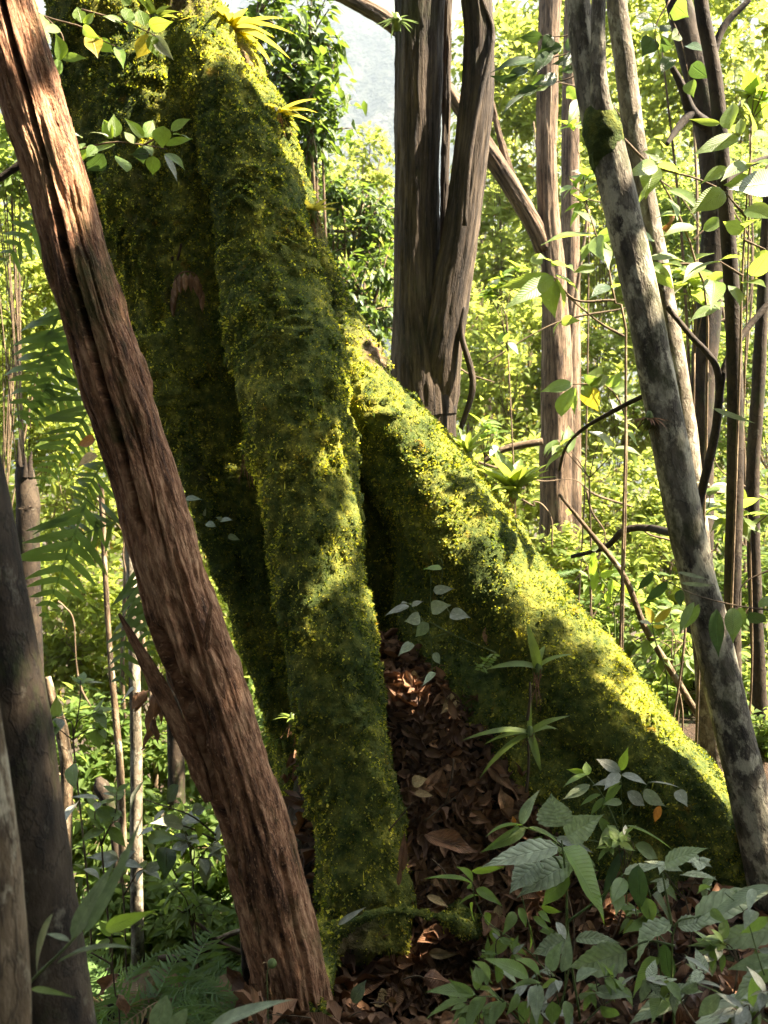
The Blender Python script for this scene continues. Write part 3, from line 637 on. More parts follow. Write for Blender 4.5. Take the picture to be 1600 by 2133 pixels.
# ------------------------------------------------------------------ leaf shapes (length 1 along +Y, width along X, face +Z)
def leaf_shape(n, width, prof, fold=0.25, droop=0.25, wave=0.0, serr=0.0, cols=1, quilt=0.0, seed=0, curl=0.0):
    vs, uv = [], []; k = 2 * cols + 1
    for i in range(n + 1):
        v = i / n; hw = width * 0.5 * max(prof(v), 0.012)
        if serr and 0 < i < n: hw *= 1 + serr * (1 if i % 2 else -1)
        for j in range(k):
            u = (j - cols) / cols
            x = u * hw
            z = fold * abs(x) * (1 - curl * abs(u)) + wave * math.sin(v * 9 + seed) * abs(u) * width * 0.5
            if quilt and 0 < i < n: z += quilt * width * ((1 if i % 2 else -1) * 0.5 * (1 - abs(abs(u) - 0.5) * 1.2))
            y = v * (1 - 0.12 * droop * v)
            vs.append((x, y, -droop * v * v, z)); uv.append((u, v, 0))
    f = []
    for i in range(n):
        for j in range(k - 1):
            a = i * k + j; f.append((a, a + 1, a + k + 1, a + k))
    return np.array(vs), np.array(f), np.array(uv, float)
ellip = lambda v: math.sin(math.pi * min(1, v ** 0.80)) ** (0.75 + 0.65 * v) if 0 < v < 1 else 0
lance = lambda v: (math.sin(math.pi * v ** 0.70)) ** 1.15 if 0 < v < 1 else 0
ovate = lambda v: (math.sin(math.pi * v ** 0.62)) ** (0.75 + 0.55 * v) if 0 < v < 1 else 0
obov = lambda v: (math.sin(math.pi * v ** 1.35)) ** 0.75 if 0 < v < 1 else 0
strap = lambda v: min(1, 0.75 + v * 0.5) * (1 - v ** 3.0) if v < 1 else 0
SH = {
 'ellip': leaf_shape(9, 1, ellip, 0.25, 0.22, 0.05), 'ellip2': leaf_shape(8, 1, ellip, 0.35, 0.26, 0.10, seed=2),
 'lance': leaf_shape(9, 1, lance, 0.35, 0.24, 0.06), 'lance2': leaf_shape(8, 1, lance, 0.45, 0.30, 0.08, seed=1),
 'ovate': leaf_shape(9, 1, ovate, 0.22, 0.20, 0.06), 'obov': leaf_shape(8, 1, obov, 0.25, 0.14),
 'quilt': leaf_shape(16, 1, ovate, 0.16, 0.18, 0.05, 0.05, cols=3, quilt=0.045), 'quilt2': leaf_shape(16, 1, ovate, 0.30, 0.30, 0.10, 0.06, cols=3, quilt=0.05, seed=3),
 'strap': leaf_shape(9, 1, strap, 0.45, 0.55), 'strap2': leaf_shape(9, 1, strap, 0.5, 0.25),
 'dead': leaf_shape(9, 1, ellip, 1.1, -0.35, 0.55, cols=2, seed=4), 'dead2': leaf_shape(9, 1, lance, -0.9, 0.5, 0.6, cols=2, seed=5), 'dead3': leaf_shape(9, 1, ovate, 1.9, -0.5, 0.3, cols=2, seed=6, curl=0.6),
}
_LM = {}
def leaf_mesh(shape, wr, mat):
    """shared mesh data for alike leaves: width ratio in steps."""
    wr = round(max(0.06, wr) * 16) / 16 if wr > 0.1 else round(wr * 40) / 40
    key = (shape, wr, mat)
    if key not in _LM:
        v, f, uv = SH[shape]; v = np.column_stack([v[:, 0] * wr, v[:, 1], v[:, 2] + v[:, 3] * wr])
        _LM[key] = mesh('leaf', v, f, M[mat], {'luv': ('FLOAT_VECTOR', uv)})
    return _LM[key]
def frame(base, D, Nh, scale):
    D = unit(D); X = np.cross(D, Nh); X = unit(X); Z = np.cross(X, D)
    m = Matrix.Identity(4)
    for i in range(3):
        m[i][0] = X[i] * scale; m[i][1] = D[i] * scale; m[i][2] = Z[i] * scale; m[i][3] = base[i]
    return m
def put_leaf(root, base, tip, width, shape, mat, face=0.6, roll=0.0, name='leaf'):
    """one leaf object from base to tip (world); its face looks partly at the open side and partly up."""
    base = np.asarray(base, float); tip = np.asarray(tip, float)
    D = tip - base; L = float(np.linalg.norm(D))
    if L < 1e-4: return
    view = unit(CAMP - base)
    Nh = unit(face * view + (1 - face) * np.array([0, 0, 1.0]))
    if roll:
        s = unit(np.cross(unit(D), Nh)); Nh = Nh * math.cos(roll) + s * math.sin(roll)
    o = obj(name, leaf_mesh(shape, width / L, mat), root)
    o.matrix_local = Matrix.Translation(-Vector(root.location)) @ frame(base, D, Nh, L)
    return o
def stem(root, pts, r0, r1, mat='greenstem', n=6, rings=14, name='stem'):
    pts = np.asarray(pts, float); rad = np.linspace(r0, r1, len(pts))
    V, F, B = tube(pts, rad, n, rings)
    return part(name, V, F, M[mat], root, bark_attr(B))
def plant_px(name, label, cat, Y, conv, stems, leaves, mat, shape, stemmat='greenstem', sr=2.0, face=0.6, dY=0.10, group=None, loc=None, ground_stem=False, fruit=None):
    """leaves: (x0,y0,x1,y1,width[,mat[,shape]]) in zoomed photo coordinates; depth of each from the plant's own reach."""
    k = conv[2]
    def W(x, y, d): return P(conv[0] + x / k, conv[1] + y / k, d)
    base = W(stems[0][0][0], stems[0][0][1], Y) if loc is None else np.asarray(loc)
    root = thing(name, label, cat, base, group)
    for si, s in enumerate(stems):
        pts = [W(x, y, Y) for x, y in s]
        if ground_stem and si == 0:
            g = pts[0].copy(); g[2] = gz(g[0], g[1]) - 0.03
            if g[2] < pts[0][2]: pts = [g] + pts
        r = PR(sr, 1500, Y)
        stem(root, pts, r, r * 0.5, stemmat)
    if fruit:
        fcn = W(fruit[0], fruit[1], Y); fr_ = PR(fruit[2] / k, 1900, Y); a = np.linspace(0.15, math.pi - 0.1, 7)
        V, F, B = tube(np.array([fcn + np.array([0, 0, -math.cos(q) * fr_]) for q in a]), np.sin(a) * fr_, 14, 14)
        part('fruit', V, F, M['greenstem'], root, bark_attr(B))
    for lf in leaves:
        x0, y0, x1, y1, wd = lf[:5]
        m = lf[5] if len(lf) > 5 else mat; sh = lf[6] if len(lf) > 6 else shape
        d0 = Y + random.uniform(-0.02, 0.02); d1 = d0 - random.uniform(-0.35, 1.0) * dY
        b0, t0 = W(x0, y0, d0), W(x1, y1, d1)
        put_leaf(root, b0, t0, PR(wd / k, 1300, Y) * 1.08, sh, m, face + random.uniform(-0.25, 0.2), random.uniform(-0.75, 0.75))
    return root

# ------------------------------------------------------------------ joined foliage for crowns (each leaf a folded blade)
def blade(n, prof, fold, droop):
    v, f, uv = leaf_shape(n, 1, prof, fold, droop); return v, f, uv
_pair = leaf_shape(2, 1, lance, 0.4, 0.15); _pv = _pair[0][[1, 3, 5, 7]]; _pu = _pair[2][[1, 3, 5, 7]]
BL = {'flat': (_pv, np.array([[0, 2, 3, 1]]), _pu), 'pair': (_pair[0][[1, 3, 4, 5, 7]], np.array([[0, 2, 4, 1], [0, 3, 4, 2]]), _pair[2][[1, 3, 4, 5, 7]]), 'curl': (lambda s: s)(leaf_shape(4, 1, ellip, 1.3, -0.4, 0.5)), 'small': blade(2, ellip, 0.35, 0.2), 'lance': blade(3, lance, 0.35, 0.3), 'tiny': blade(2, lance, 0.4, 0.15), 'broad': blade(4, ovate, 0.25, 0.25)}
def foliage(base, D, Nh, length, wr, kind):
    v, f, uv = BL[kind]; n = len(base)
    D = unit(D); X = unit(np.cross(D, Nh)); Z = np.cross(X, D)
    L = np.asarray(length)[:, None, None]; wr = np.broadcast_to(np.asarray(wr, float), (n,))[:, None, None]
    V = base[:, None] + L * (X[:, None] * (v[None, :, 0:1] * wr) + D[:, None] * v[None, :, 1:2] + Z[:, None] * (v[None, :, 2:3] + v[None, :, 3:4] * wr))
    F = (f[None] + (np.arange(n) * len(v))[:, None, None]).reshape(-1, 4)
    return V.reshape(-1, 3), F, np.tile(uv, (n, 1)), np.repeat(rng.random(n), len(v))
def thin_tubes(A, Bp, ra, rb, sag=0.0):
    """many straight-ish 3-ring, 4-sided twigs at once."""
    n = len(A); mid = (A + Bp) / 2; mid[:, 2] += sag * np.linalg.norm(Bp - A, axis=1)
    C = np.stack([A, mid, Bp], 1); T = unit(Bp - A); X = unit(np.cross(T, np.array([0.31, 0.2, 0.93]))); Y = np.cross(T, X)
    r = np.stack([np.broadcast_to(ra, (n,)), (np.broadcast_to(ra, (n,)) + np.broadcast_to(rb, (n,))) / 2, np.broadcast_to(rb, (n,))], 1)
    th = np.arange(4) * math.pi / 2
    V = C[:, :, None] + r[:, :, None, None] * (X[:, None, None] * np.cos(th)[None, None, :, None] + Y[:, None, None] * np.sin(th)[None, None, :, None])
    q = np.array([[k * 4 + j, k * 4 + (j + 1) % 4, (k + 1) * 4 + (j + 1) % 4, (k + 1) * 4 + j] for k in range(2) for j in range(4)])
    F = (q[None] + (np.arange(n) * 12)[:, None, None]).reshape(-1, 4)
    Vf = V.reshape(-1, 3)
    return Vf, F, Vf * 1.0
def shrub(name, label, cat, group, px, py, Y, rx, ry, nleaf, ll, mat, kind='small', wr=0.45, droop=0.25, bark='twig', per=14, trunk_r=0.03, base=None, hollow=0.35, depth=0.8, seed=0):
    g = np.random.default_rng(seed + int(px * 7 + py * 3 + Y * 100) % 99991)
    c = P(px, py, Y); RX, RZ = PR(rx, py, Y), PR(ry, py, Y); RY = depth * min(RX, RZ)
    if base is None:
        bx = c[0] + g.normal(0, 0.15) * RX; by = c[1] + g.normal(0, 0.1) * RY
        base = np.array([bx, by, float(gz(bx, by)) - 0.05])
    base = np.asarray(base, float)
    root = thing(name, label, cat, base, group)
    nc = max(6, nleaf // per)
    d = unit(g.normal(0, 1, (nc, 3))); rad = hollow + (1 - hollow) * g.random(nc) ** 0.6
    cl = c + d * rad[:, None] * np.array([RX, RY, RZ])
    cl = cl + 0.12 * RX * fbm(cl * 1.7 + 5, 2, seed)[:, None]
    # limbs
    nl = max(4, nc // 7); hub = c + g.normal(0, 0.28, (nl, 3)) * np.array([RX, RY, RZ]) + np.array([0, 0, -0.15 * RZ])
    tp = np.array([base, base * 0.5 + c * 0.5 + np.array([g.normal(0, 0.35) * RX, g.normal(0, 0.2) * RX, 0]), c + np.array([0, 0, -0.1 * RZ])])
    tubes = []
    V, F, B = tube(tp, np.array([trunk_r, trunk_r * 0.7, trunk_r * 0.35]), 8, 14, wobble(0.1, 3, 0.4, seed)); tubes.append((V, F, B))
    tr = part('trunk', V, F, M[bark], root, bark_attr(B))
    start = tp[1] + (tp[2] - tp[1]) * g.random((nl, 1))
    near = np.argmin(np.linalg.norm(cl[:, None] - hub[None], axis=2), axis=1)
    t1 = thin_tubes(start, hub, trunk_r * 0.40, trunk_r * 0.22, 0.04)
    tw = unit(cl - hub[near]); tl = np.linalg.norm(cl - hub[near], axis=1)
    t2 = thin_tubes(hub[near], cl + tw * ll * 0.6, trunk_r * 0.17, trunk_r * 0.08, 0.05)
    V, F, B = join([t1, t2]); part('branchwork', V, F, M[bark], root, bark_attr(B))
    # leaves along the end of every twig
    m = nc * per; ci = np.repeat(np.arange(nc), per)
    t = g.random(m)
    span = np.minimum(np.maximum(tl, ll * 2.2), ll * 5)[ci]
    pos = cl[ci] - tw[ci] * (span * 0.75 * t)[:, None] + tw[ci] * ll * 0.5
    side = unit(np.cross(tw, np.array([0.1, 0.2, 1.0])))[ci] * np.where(g.random(m) < 0.5, -1, 1)[:, None]
    D = unit(tw[ci] * 0.55 + side * 0.8 + g.normal(0, 0.38, (m, 3)) + np.array([0, 0, -droop]))
    pos = pos + g.normal(0, ll * 0.35, (m, 3))
    Nh = unit(np.array([0, 0, 1.0]) + g.normal(0, 0.42, (m, 3)))
    V, F, uv, lr = foliage(pos, D, Nh, ll * g.uniform(0.6, 1.25, m), wr * g.uniform(0.8, 1.2, m), kind)
    cr = part('crown', V, F, M[mat], root, {'luv': ('FLOAT_VECTOR', uv), 'lrand': ('FLOAT', np.clip(lr * 0.8 + 0.1 * (1 + fbm(V * 1.2, 2, 3)), 0, 1))})
    tag(cr, kind='stuff')
    return root
LBL = {1: ['sunlit leafy tree just right of the dark twin tree, crown near the sky gap', 'sunlit tree whose crown hides the top of the straight reddish tree', 'bright tree crown between the reddish tree and the forked pale tree, up high', 'bright tree crown behind the upper crooked dark tree', 'small sunlit tree under the slanting branch of the reddish tree', 'sunlit tree behind the middle of the pale leaning tree', 'green tree behind the upright large-leaved shrub', 'sunlit tree left of the reddish trunk above the bromeliads', 'sunlit tree between reddish trunk and pale leaning tree at mid-height', 'green tree behind the slender brown stem at mid-height', 'low sunlit tree behind the vase-shaped bromeliad', 'low sunlit tree behind the arching bare branch', 'low green tree behind the foot of the slender brown stem'],
 2: ['low bright shrub just over the side root near the vase-shaped bromeliad', 'low leafy shrub above the middle of the lit side root', 'leafy shrub beside the lower end of the side root and pale leaning tree', 'tall green shrub behind the glossy hanging leaves', 'bright shrub at the foot of the reddish trunk, behind the slanting bare stem', 'small shrub right of the foot of the pale leaning tree'],
 3: ['dark-leaved tree with drooping foliage beside the top of the mossy trunk', 'dark hanging foliage tree below the knee bromeliad of the mossy trunk', 'dense dark-leaved tree left of the twin tree at mid-height', 'dense dark-leaved tree low between mossy trunk and twin tree'],
 4: ['pale treetop standing against the hazy valley left of the twin tree', 'sunlit treetop under the valley gap by the mossy trunk', 'thin green treetop hanging right of the mossy trunk', 'pale far tree seen past the right stem of the twin tree', 'pale far tree high between twin tree and reddish tree', 'pale tree low between twin tree and reddish tree'],
 5: ['green shrub high up left of the dead tree', 'sunlit shrub behind the upper lobed fern', 'sunlit shrub behind the drooping fern fronds', 'sunlit shrub behind the orange leaves', 'sunlit shrub right of the dark smooth trunk', 'sunlit shrub in the gap between dead tree and mossy tree', 'sunlit shrub low in the gap between dead tree and mossy trunk flank', 'sunlit shrub above the splinter of the dead tree'],
 6: ['green shrub by the bent pale-barked thin trunk', 'green shrub between dead tree and front root', 'green shrub behind the dry hanging leaves', 'dark-leaved shrub at the knobbly snag', 'green shrub left of the lower dead tree', 'small green shrub in the narrow gap at the foot of the front root', 'dark-leaved low shrub behind the willowy leaves', 'low fine-leaved shrub by the fallen pale branch']}
# ------------------------------------------------------------------ undergrowth and trees behind
G1 = ('sunlit yellow-green young tree in the thicket beyond the reddish trunks', 'sunlit trees right of the twin tree')
for i, (px, py, Y, rx, ry, n, ll, mat) in enumerate([
  (1040, 170, 14, 120, 190, 1000, .15, 'f_sun'), (1130, 90, 15, 140, 160, 1200, .15, 'f_sun'), (1310, 140, 14, 190, 220, 1900, .15, 'f_sun'), (1530, 110, 13, 180, 220, 1900, .14, 'f_sun'),
  (1050, 480, 14, 110, 160, 900, .15, 'f_sun'), (1270, 470, 13, 190, 200, 1900, .14, 'f_sun'), (1500, 480, 12, 200, 220, 2000, .13, 'f_mid'),
  (1060, 760, 12, 150, 170, 1300, .13, 'f_sun'), (1290, 800, 12, 200, 190, 1900, .13, 'f_sun'), (1520, 820, 11, 190, 200, 1900, .12, 'f_mid'),
  (1090, 1010, 11, 130, 130, 1000, .12, 'f_sun'), (1290, 1080, 10, 190, 150, 1700, .11, 'f_sun'), (1500, 1140, 9.5, 180, 180, 1700, .11, 'f_mid')]):
    shrub('young_tree', LBL[1][i], 'tree', G1[1], px, py, Y, rx, ry, int(n * 1.7), ll * 1.15, mat, 'small', 0.5, seed=300 + i, trunk_r=0.016)
G2 = ('low leafy shrub on the slope behind the mossy side root', 'shrubs behind the side root')
for i, (px, py, Y, rx, ry, n, ll, mat) in enumerate([
  (1180, 1190, 7.5, 110, 100, 800, .085, 'f_sun'), (1300, 1310, 6.5, 140, 120, 1100, .085, 'f_mid'), (1460, 1420, 5.4, 150, 120, 1000, .08, 'f_mid'), (1560, 1250, 6.5, 110, 150, 900, .085, 'f_mid'), (1380, 1180, 7.2, 120, 120, 900, .085, 'f_sun'), (1580, 1560, 4.6, 90, 130, 600, .075, 'f_mid')]):
    shrub('shrub', LBL[2][i], 'shrub', G2[1], px, py, Y, rx, ry, int(n * 1.4), ll * 1.2, mat, 'lance', 0.45, seed=340 + i, trunk_r=0.014)
G3 = ('dense dark-leaved tree filling the gap between mossy trunk and twin tree', 'dark-leaved trees behind the mossy trunk')
for i, (px, py, Y, rx, ry, n, ll, mat) in enumerate([
  (590, 90, 7.5, 120, 150, 1100, .13, 'f_dark'), (640, 230, 7.5, 95, 120, 700, .13, 'f_dark'), (740, 470, 8.0, 110, 110, 1300, .10, 'f_dark'), (760, 620, 7.5, 100, 110, 1200, .10, 'f_dark')]):
    shrub('dark_leaved_tree', LBL[3][i], 'tree', G3[1], px, py, Y, rx, ry, n, ll, mat, 'lance', 0.40, droop=0.5, seed=360 + i, trunk_r=0.05, per=16)
G4 = ('pale sunlit small-leaved tree far down toward the valley', 'pale trees above the valley')
for i, (px, py, Y, rx, ry, n, ll, mat) in enumerate([
  (770, 330, 17, 80, 70, 700, .15, 'f_sun'), (690, 390, 13, 70, 80, 600, .13, 'f_sun'), (660, 330, 11, 50, 80, 350, .12, 'f_mid'), (1000, 620, 16, 70, 100, 600, .14, 'f_sun'), (1000, 330, 20, 80, 130, 600, .16, 'f_sun'), (985, 800, 13, 70, 100, 600, .13, 'f_sun')]):
    shrub('young_tree', LBL[4][i], 'tree', G4[1], px, py, Y, rx, ry, n, ll, mat, 'small', 0.5, seed=380 + i, trunk_r=0.05)
G5 = ('sunlit green shrub on the slope left of the dead trunk', 'sunlit shrubs left of the dead trunk')
for i, (px, py, Y, rx, ry, n, ll, mat) in enumerate([
  (20, 330, 8, 110, 130, 900, .10, 'f_mid'), (40, 560, 9, 130, 160, 1200, .11, 'f_sun'), (90, 780, 10, 140, 160, 1200, .12, 'f_sun'), (150, 1010, 10, 160, 160, 1300, .12, 'f_sun'), (120, 1260, 9, 170, 150, 1400, .11, 'f_sun'), (390, 1120, 10, 120, 160, 1000, .12, 'f_sun'), (470, 1330, 9, 120, 150, 1000, .11, 'f_sun'), (260, 1370, 9, 150, 130, 1200, .11, 'f_sun')]):
    shrub('shrub', LBL[5][i], 'shrub', G5[1], px, py, Y, rx, ry, int(n * 1.5), ll * 1.15, mat, 'small', 0.5, seed=400 + i, trunk_r=0.018)
G6 = ('shaded leafy shrub in the hollow below the dead trunk', 'shrubs in the hollow left of the roots')
for i, (px, py, Y, rx, ry, n, ll, mat) in enumerate([
  (180, 1560, 7.5, 150, 130, 900, .11, 'f_mid'), (560, 1560, 7.0, 110, 150, 900, .10, 'f_mid'), (360, 1610, 7.5, 150, 130, 900, .11, 'f_mid'), (240, 1760, 6.2, 150, 110, 800, .11, 'f_dark'), (420, 1790, 6.0, 150, 110, 800, .10, 'f_mid'), (600, 1790, 5.6, 80, 110, 500, .09, 'f_mid'), (300, 1920, 5.3, 140, 90, 600, .10, 'f_dark'), (440, 1960, 5.0, 130, 80, 600, .08, 'f_mid')]):
    shrub('shrub', LBL[6][i], 'shrub', G6[1], px, py, Y, rx, ry, int(n * 2.0), ll * 1.1, 'f_mid' if mat == 'f_dark' else mat, 'lance', 0.45, seed=430 + i, trunk_r=0.012)

# the wood further down the slope reads as one mass of leaves
def mass(nm, label, boxes, n, ll, mat):
    pos = []
    tot = sum(b[6] for b in boxes)
    for (xa, xb, ya, yb, Ya, Yb, wt) in boxes:
        m = int(n * wt / tot); k = m // 12
        cx, cy, cY = rng.uniform(xa, xb, k), rng.uniform(ya, yb, k), rng.uniform(Ya, Yb, k)
        c = np.array([P(*q) for q in zip(cx, cy, cY)])
        pos.append((c[:, None] + rng.normal(0, 0.45, (k, 12, 3))).reshape(-1, 3))
    pos = np.concatenate(pos); m = len(pos)
    D = unit(rng.normal(0, 1, (m, 3)) + np.array([0, 0, -0.3])); Nh = unit(np.array([0, 0, 1.0]) + rng.normal(0, 0.5, (m, 3)))
    V, F, uv, lr = foliage(pos, D, Nh, ll * rng.uniform(0.6, 1.3, m), 0.5, 'pair')
    o = obj(nm, mesh(nm, V, F, M[mat], {'luv': ('FLOAT_VECTOR', uv), 'lrand': ('FLOAT', lr)}))
    tag(o, label, 'forest', kind='stuff')
mass('far_forest', 'sunlit wood further down the slope', [(1000, 1700, 120, 1250, 20, 34, 5), (950, 1100, 560, 1000, 18, 30, 0.8), (-60, 480, 420, 1450, 16, 30, 3.2), (560, 830, 420, 760, 22, 34, 0.9), (400, 640, 1100, 1700, 12, 18, 1.0)], 70000, 0.23, 'f_sun')

# ------------------------------------------------------------------ ferns
def frond_mesh(name, n, lobe, wid, mat, droop=0.5, serr=False, taper=0.55, gapw=1.0):
    vs, f, uv = [], [], []
    def arch(v): return -droop * v * v
    for i in range(n):                                           # midrib
        v0, v1 = i / n, (i + 1) / n; k = len(vs)
        for v in (v0, v1):
            r = 0.008 * (1 - v) + 0.002
            for x in (-r, r): vs.append((x, v, arch(v) + 0.003)); uv.append((0, v, 0))
        f.append((k, k + 1, k + 3, k + 2))
    for i in range(n):
        v = 0.08 + 0.90 * i / (n - 1); env = math.sin(math.pi * min(1, (v * 0.86 + 0.12)) ** taper) ** 0.8
        L = lobe * env * random.uniform(0.85, 1.12); w = wid * (0.4 + 0.6 * env) / n * 0.5
        for s in (-1, 1):
            if random.random() < 0.07: continue
            L = lobe * env * random.uniform(0.72, 1.15)
            k = len(vs); ang = 0.62 - 0.3 * v + random.uniform(-0.2, 0.2)
            dx, dy = math.cos(ang) * s, math.sin(ang)
            hang = random.uniform(0.15, 0.75); bend = random.uniform(0.05, 0.35)
            for q, ww in ((0, 0.75), (0.3, 1.0), (0.68, 0.8), (1.0, 0.06)):
                x, y = dx * L * q * (1 - 0.15 * q * bend), v + dy * L * q + bend * L * q * q; z = arch(v) - hang * L * q * q
                vs.append((x, y - w * ww, z)); vs.append((x, y + w * ww, z)); uv += [(-1, q, 0), (1, q, 0)]
            for j in range(3): f.append((k + 2 * j, k + 2 * j + 1, k + 2 * j + 3, k + 2 * j + 2))
    return mesh(name, np.array(vs), np.array(f), M[mat], {'luv': ('FLOAT_VECTOR', np.array(uv, float)), 'lrand': ('FLOAT', np.repeat(0.5, len(vs)))})
def set_leaf_random(mat): return mat
M['fern_lobed'] = leaf_mat('lobed_fern', (0.050, 0.105, 0.026), (0.085, 0.150, 0.036), (0.30, 0.46, 0.07), per_object=True, tmix=0.45, rough=0.42)
M['fern_fine'] = leaf_mat('fine_fern', (0.055, 0.125, 0.026), (0.090, 0.165, 0.045), (0.32, 0.50, 0.07), per_object=True, tmix=0.45, rough=0.5)
M['fern_dry'] = leaf_mat('dry_fern', (0.20, 0.13, 0.06), (0.30, 0.21, 0.10), (0.35, 0.22, 0.07), per_object=True, tmix=0.3, rough=0.6)
FR_LOBED = [frond_mesh('frond', k, random.uniform(0.26, 0.36), random.uniform(0.7, 0.85), 'fern_lobed', random.uniform(0.1, 0.35)) for k in (9, 10, 11, 12, 10, 13)]
FR_FINE = [frond_mesh('frond', 24, 0.25, 0.7, 'fern_fine', 0.45), frond_mesh('frond', 20, 0.28, 0.7, 'fern_fine', 0.65)]
FR_DRY = [frond_mesh('frond', 22, 0.25, 1.0, 'fern_dry', 0.75)]
def put_frond(root, base, tip, me, face=0.6, roll=0.0, wscale=1.0):
    base = np.asarray(base, float); D = np.asarray(tip, float) - base; L = float(np.linalg.norm(D))
    Nh = unit(face * unit(CAMP - base) + (1 - face) * np.array([0, 0, 1.0]))
    if roll:
        s = unit(np.cross(unit(D), Nh)); Nh = Nh * math.cos(roll) + s * math.sin(roll)
    o = obj('frond', me, root); o.matrix_local = Matrix.Translation(-Vector(root.location)) @ frame(base, D, Nh, L) @ Matrix.Diagonal((wscale, 1, 1, 1))
    return o
# lobed fern hanging beside the dead trunk, rooted on a sapling behind it
FY = 3.3
trunk_tree('sapling', 'thin mossy sapling carrying lobed ferns behind the dead trunk', [[(560, 1850, FY, 7), (440, 1480, FY, 7), (345, 1150, FY, 6), (262, 880, FY, 6), (200, 620, FY, 6), (130, 350, FY, 5)]], M['smoothbark'], 0.1, 0.001, n=14, rings=60, seed=555, main='trunk')
for label, bx, by, fr in [
  ('lobed fern with long drooping fronds high on the sapling', 165, 560, [(150, 600, 10, 880, 1), (175, 640, 80, 860, 0.9), (110, 440, -30, 560, 1)]),
  ('lobed fern with pale green hanging fronds at mid-height on the sapling', 225, 880, [(205, 815, 95, 1020, 1), (215, 780, 30, 900, 0.9), (230, 940, 130, 1090, 1.0)]),
  ('broad lobed fern frond cluster low on the sapling', 265, 1100, [(180, 1040, 100, 1290, 1.1), (262, 1080, 60, 1150, 0.9), (290, 1210, 225, 1430, 0.95), (275, 1160, 330, 1360, 0.9)])]:
    root = thing('lobed_fern', label, 'fern', P(bx, by, FY))
    stem(root, [P(bx + 14, by - 26, FY - 0.01), P(bx + 2, by, FY - 0.02), P(bx + 6, by + 30, FY - 0.01)], 0.010, 0.006, 'smoothbark', name='rhizome')
    for x0, y0, x1, y1, ws in fr:
        stem(root, [P(bx, by, FY), P((bx + x0) / 2 - 6, (by + y0) / 2, FY - 0.03), P(x0, y0, FY - 0.04)], 0.003, 0.002, 'greenstem', 5, 8, 'stalk')
        put_frond(root, P(x0, y0, FY - 0.04), P(x1, y1, FY - random.uniform(-0.05, 0.25)), random.choice(FR_LOBED), 0.75, random.uniform(-0.5, 0.5), ws * 1.15)
# ground ferns in the hollow
def fern(label, group, px, py, Y, L, nf, set_, up=0.55):
    c = P(px, py, Y); c[2] = max(min(c[2], float(gz(c[0], c[1])) + 0.9), float(gz(c[0], c[1])))
    g = float(gz(c[0], c[1]))
    root = thing('fern', label, 'fern', (c[0], c[1], g), group)
    stem(root, [(c[0], c[1], g - 0.05), (c[0], c[1], c[2] + 0.02)], 0.02, 0.016, 'smoothbark', name='stock')
    a0 = random.random() * 6
    for k in range(nf):
        a = a0 + k / nf * 2 * math.pi + random.uniform(-0.25, 0.25); l = L * random.uniform(0.75, 1.15)
        D = np.array([math.cos(a), math.sin(a), up + random.uniform(-0.2, 0.25)])
        b0 = c; put_frond(root, b0, b0 + unit(D) * l, random.choice(set_), 0.1, random.uniform(-0.3, 0.3), random.uniform(0.85, 1.15))
for i, (px, py, Y, L) in enumerate([(160, 1640, 7.6, 0.95), (330, 1560, 8.2, 1.0), (250, 1500, 9, 1.0), (420, 1640, 7.5, 0.9), (200, 1900, 5.8, 0.7), (350, 1860, 6, 0.75), (480, 1730, 6.4, 0.8), (300, 2080, 4.6, 0.55), (210, 1760, 6.6, 0.8), (420, 1990, 5.2, 0.6), (600, 1650, 6.2, 0.7)]):
    fern('green feathery fern in the hollow left of the roots', 'green ferns in the hollow', px, py, Y, L, 9, FR_FINE)
for i, (px, py, Y, L) in enumerate([(400, 2090, 4.7, 0.6), (470, 2060, 4.9, 0.65), (340, 2120, 4.5, 0.55)]):
    fern('straw-coloured dry fern sprawling at the foot of the dead trunk', 'dry ferns by the dead trunk', px, py, Y, L, 9, FR_DRY + FR_DRY + FR_FINE, 0.2)
for (px, py, Y, L) in [(470, 1990, 3.5, 0.42), (440, 2090, 3.2, 0.40), (520, 2110, 3.0, 0.30), (380, 2040, 3.6, 0.45), (300, 2110, 3.4, 0.45), (230, 2060, 3.6, 0.45), (620, 1880, 3.9, 0.35)]:
    fern('leafy green fern on the bank beside the foot of the dead tree', 'ferns on the bank by the dead tree', px, py, Y, L, 9, FR_FINE + FR_FINE + FR_DRY, 0.5)
for (px, py, Y, L) in [(1110, 1120, 4.6, 0.32), (1090, 1060, 4.8, 0.3)]:
    fern('small fern peeping over the mossy side root', 'small ferns over the root', px, py, Y, L, 8, FR_FINE, 0.7)

# ------------------------------------------------------------------ saplings and lianas in the thicket
for i in range(8):
    px = random.choice([random.uniform(970, 1590), random.uniform(970, 1590), random.uniform(20, 420)]); Y = random.uniform(5.5, 11)
    top = random.uniform(-100, 500) if px > 900 else random.uniform(500, 1100); low = 1250 if px > 900 else 1750
    lean = random.uniform(-90, 90); r = random.uniform(2.2, 6)
    side = 'right' if px > 900 else 'left'
    lab = 'thin bare sapling stem in the sunny thicket beyond the roots' if px > 900 else 'thin bare sapling stem in the hollow left of the dead trunk'
    trunk_tree('sapling', lab, [[(px, low, Y, r), (px + lean * 0.3 + random.uniform(-20, 20), (low * 2 + top) / 3, Y, r * 0.9), (px + lean * 0.6 + random.uniform(-25, 25), (low + 2 * top) / 3, Y, r * 0.75), (px + lean, top, Y, r * 0.5)]], M[random.choice(['twig', 'smoothbark', 'palebark'])], 0.15, 0, n=8, rings=30, group='thin saplings ' + side, seed=600 + i, main='stem')
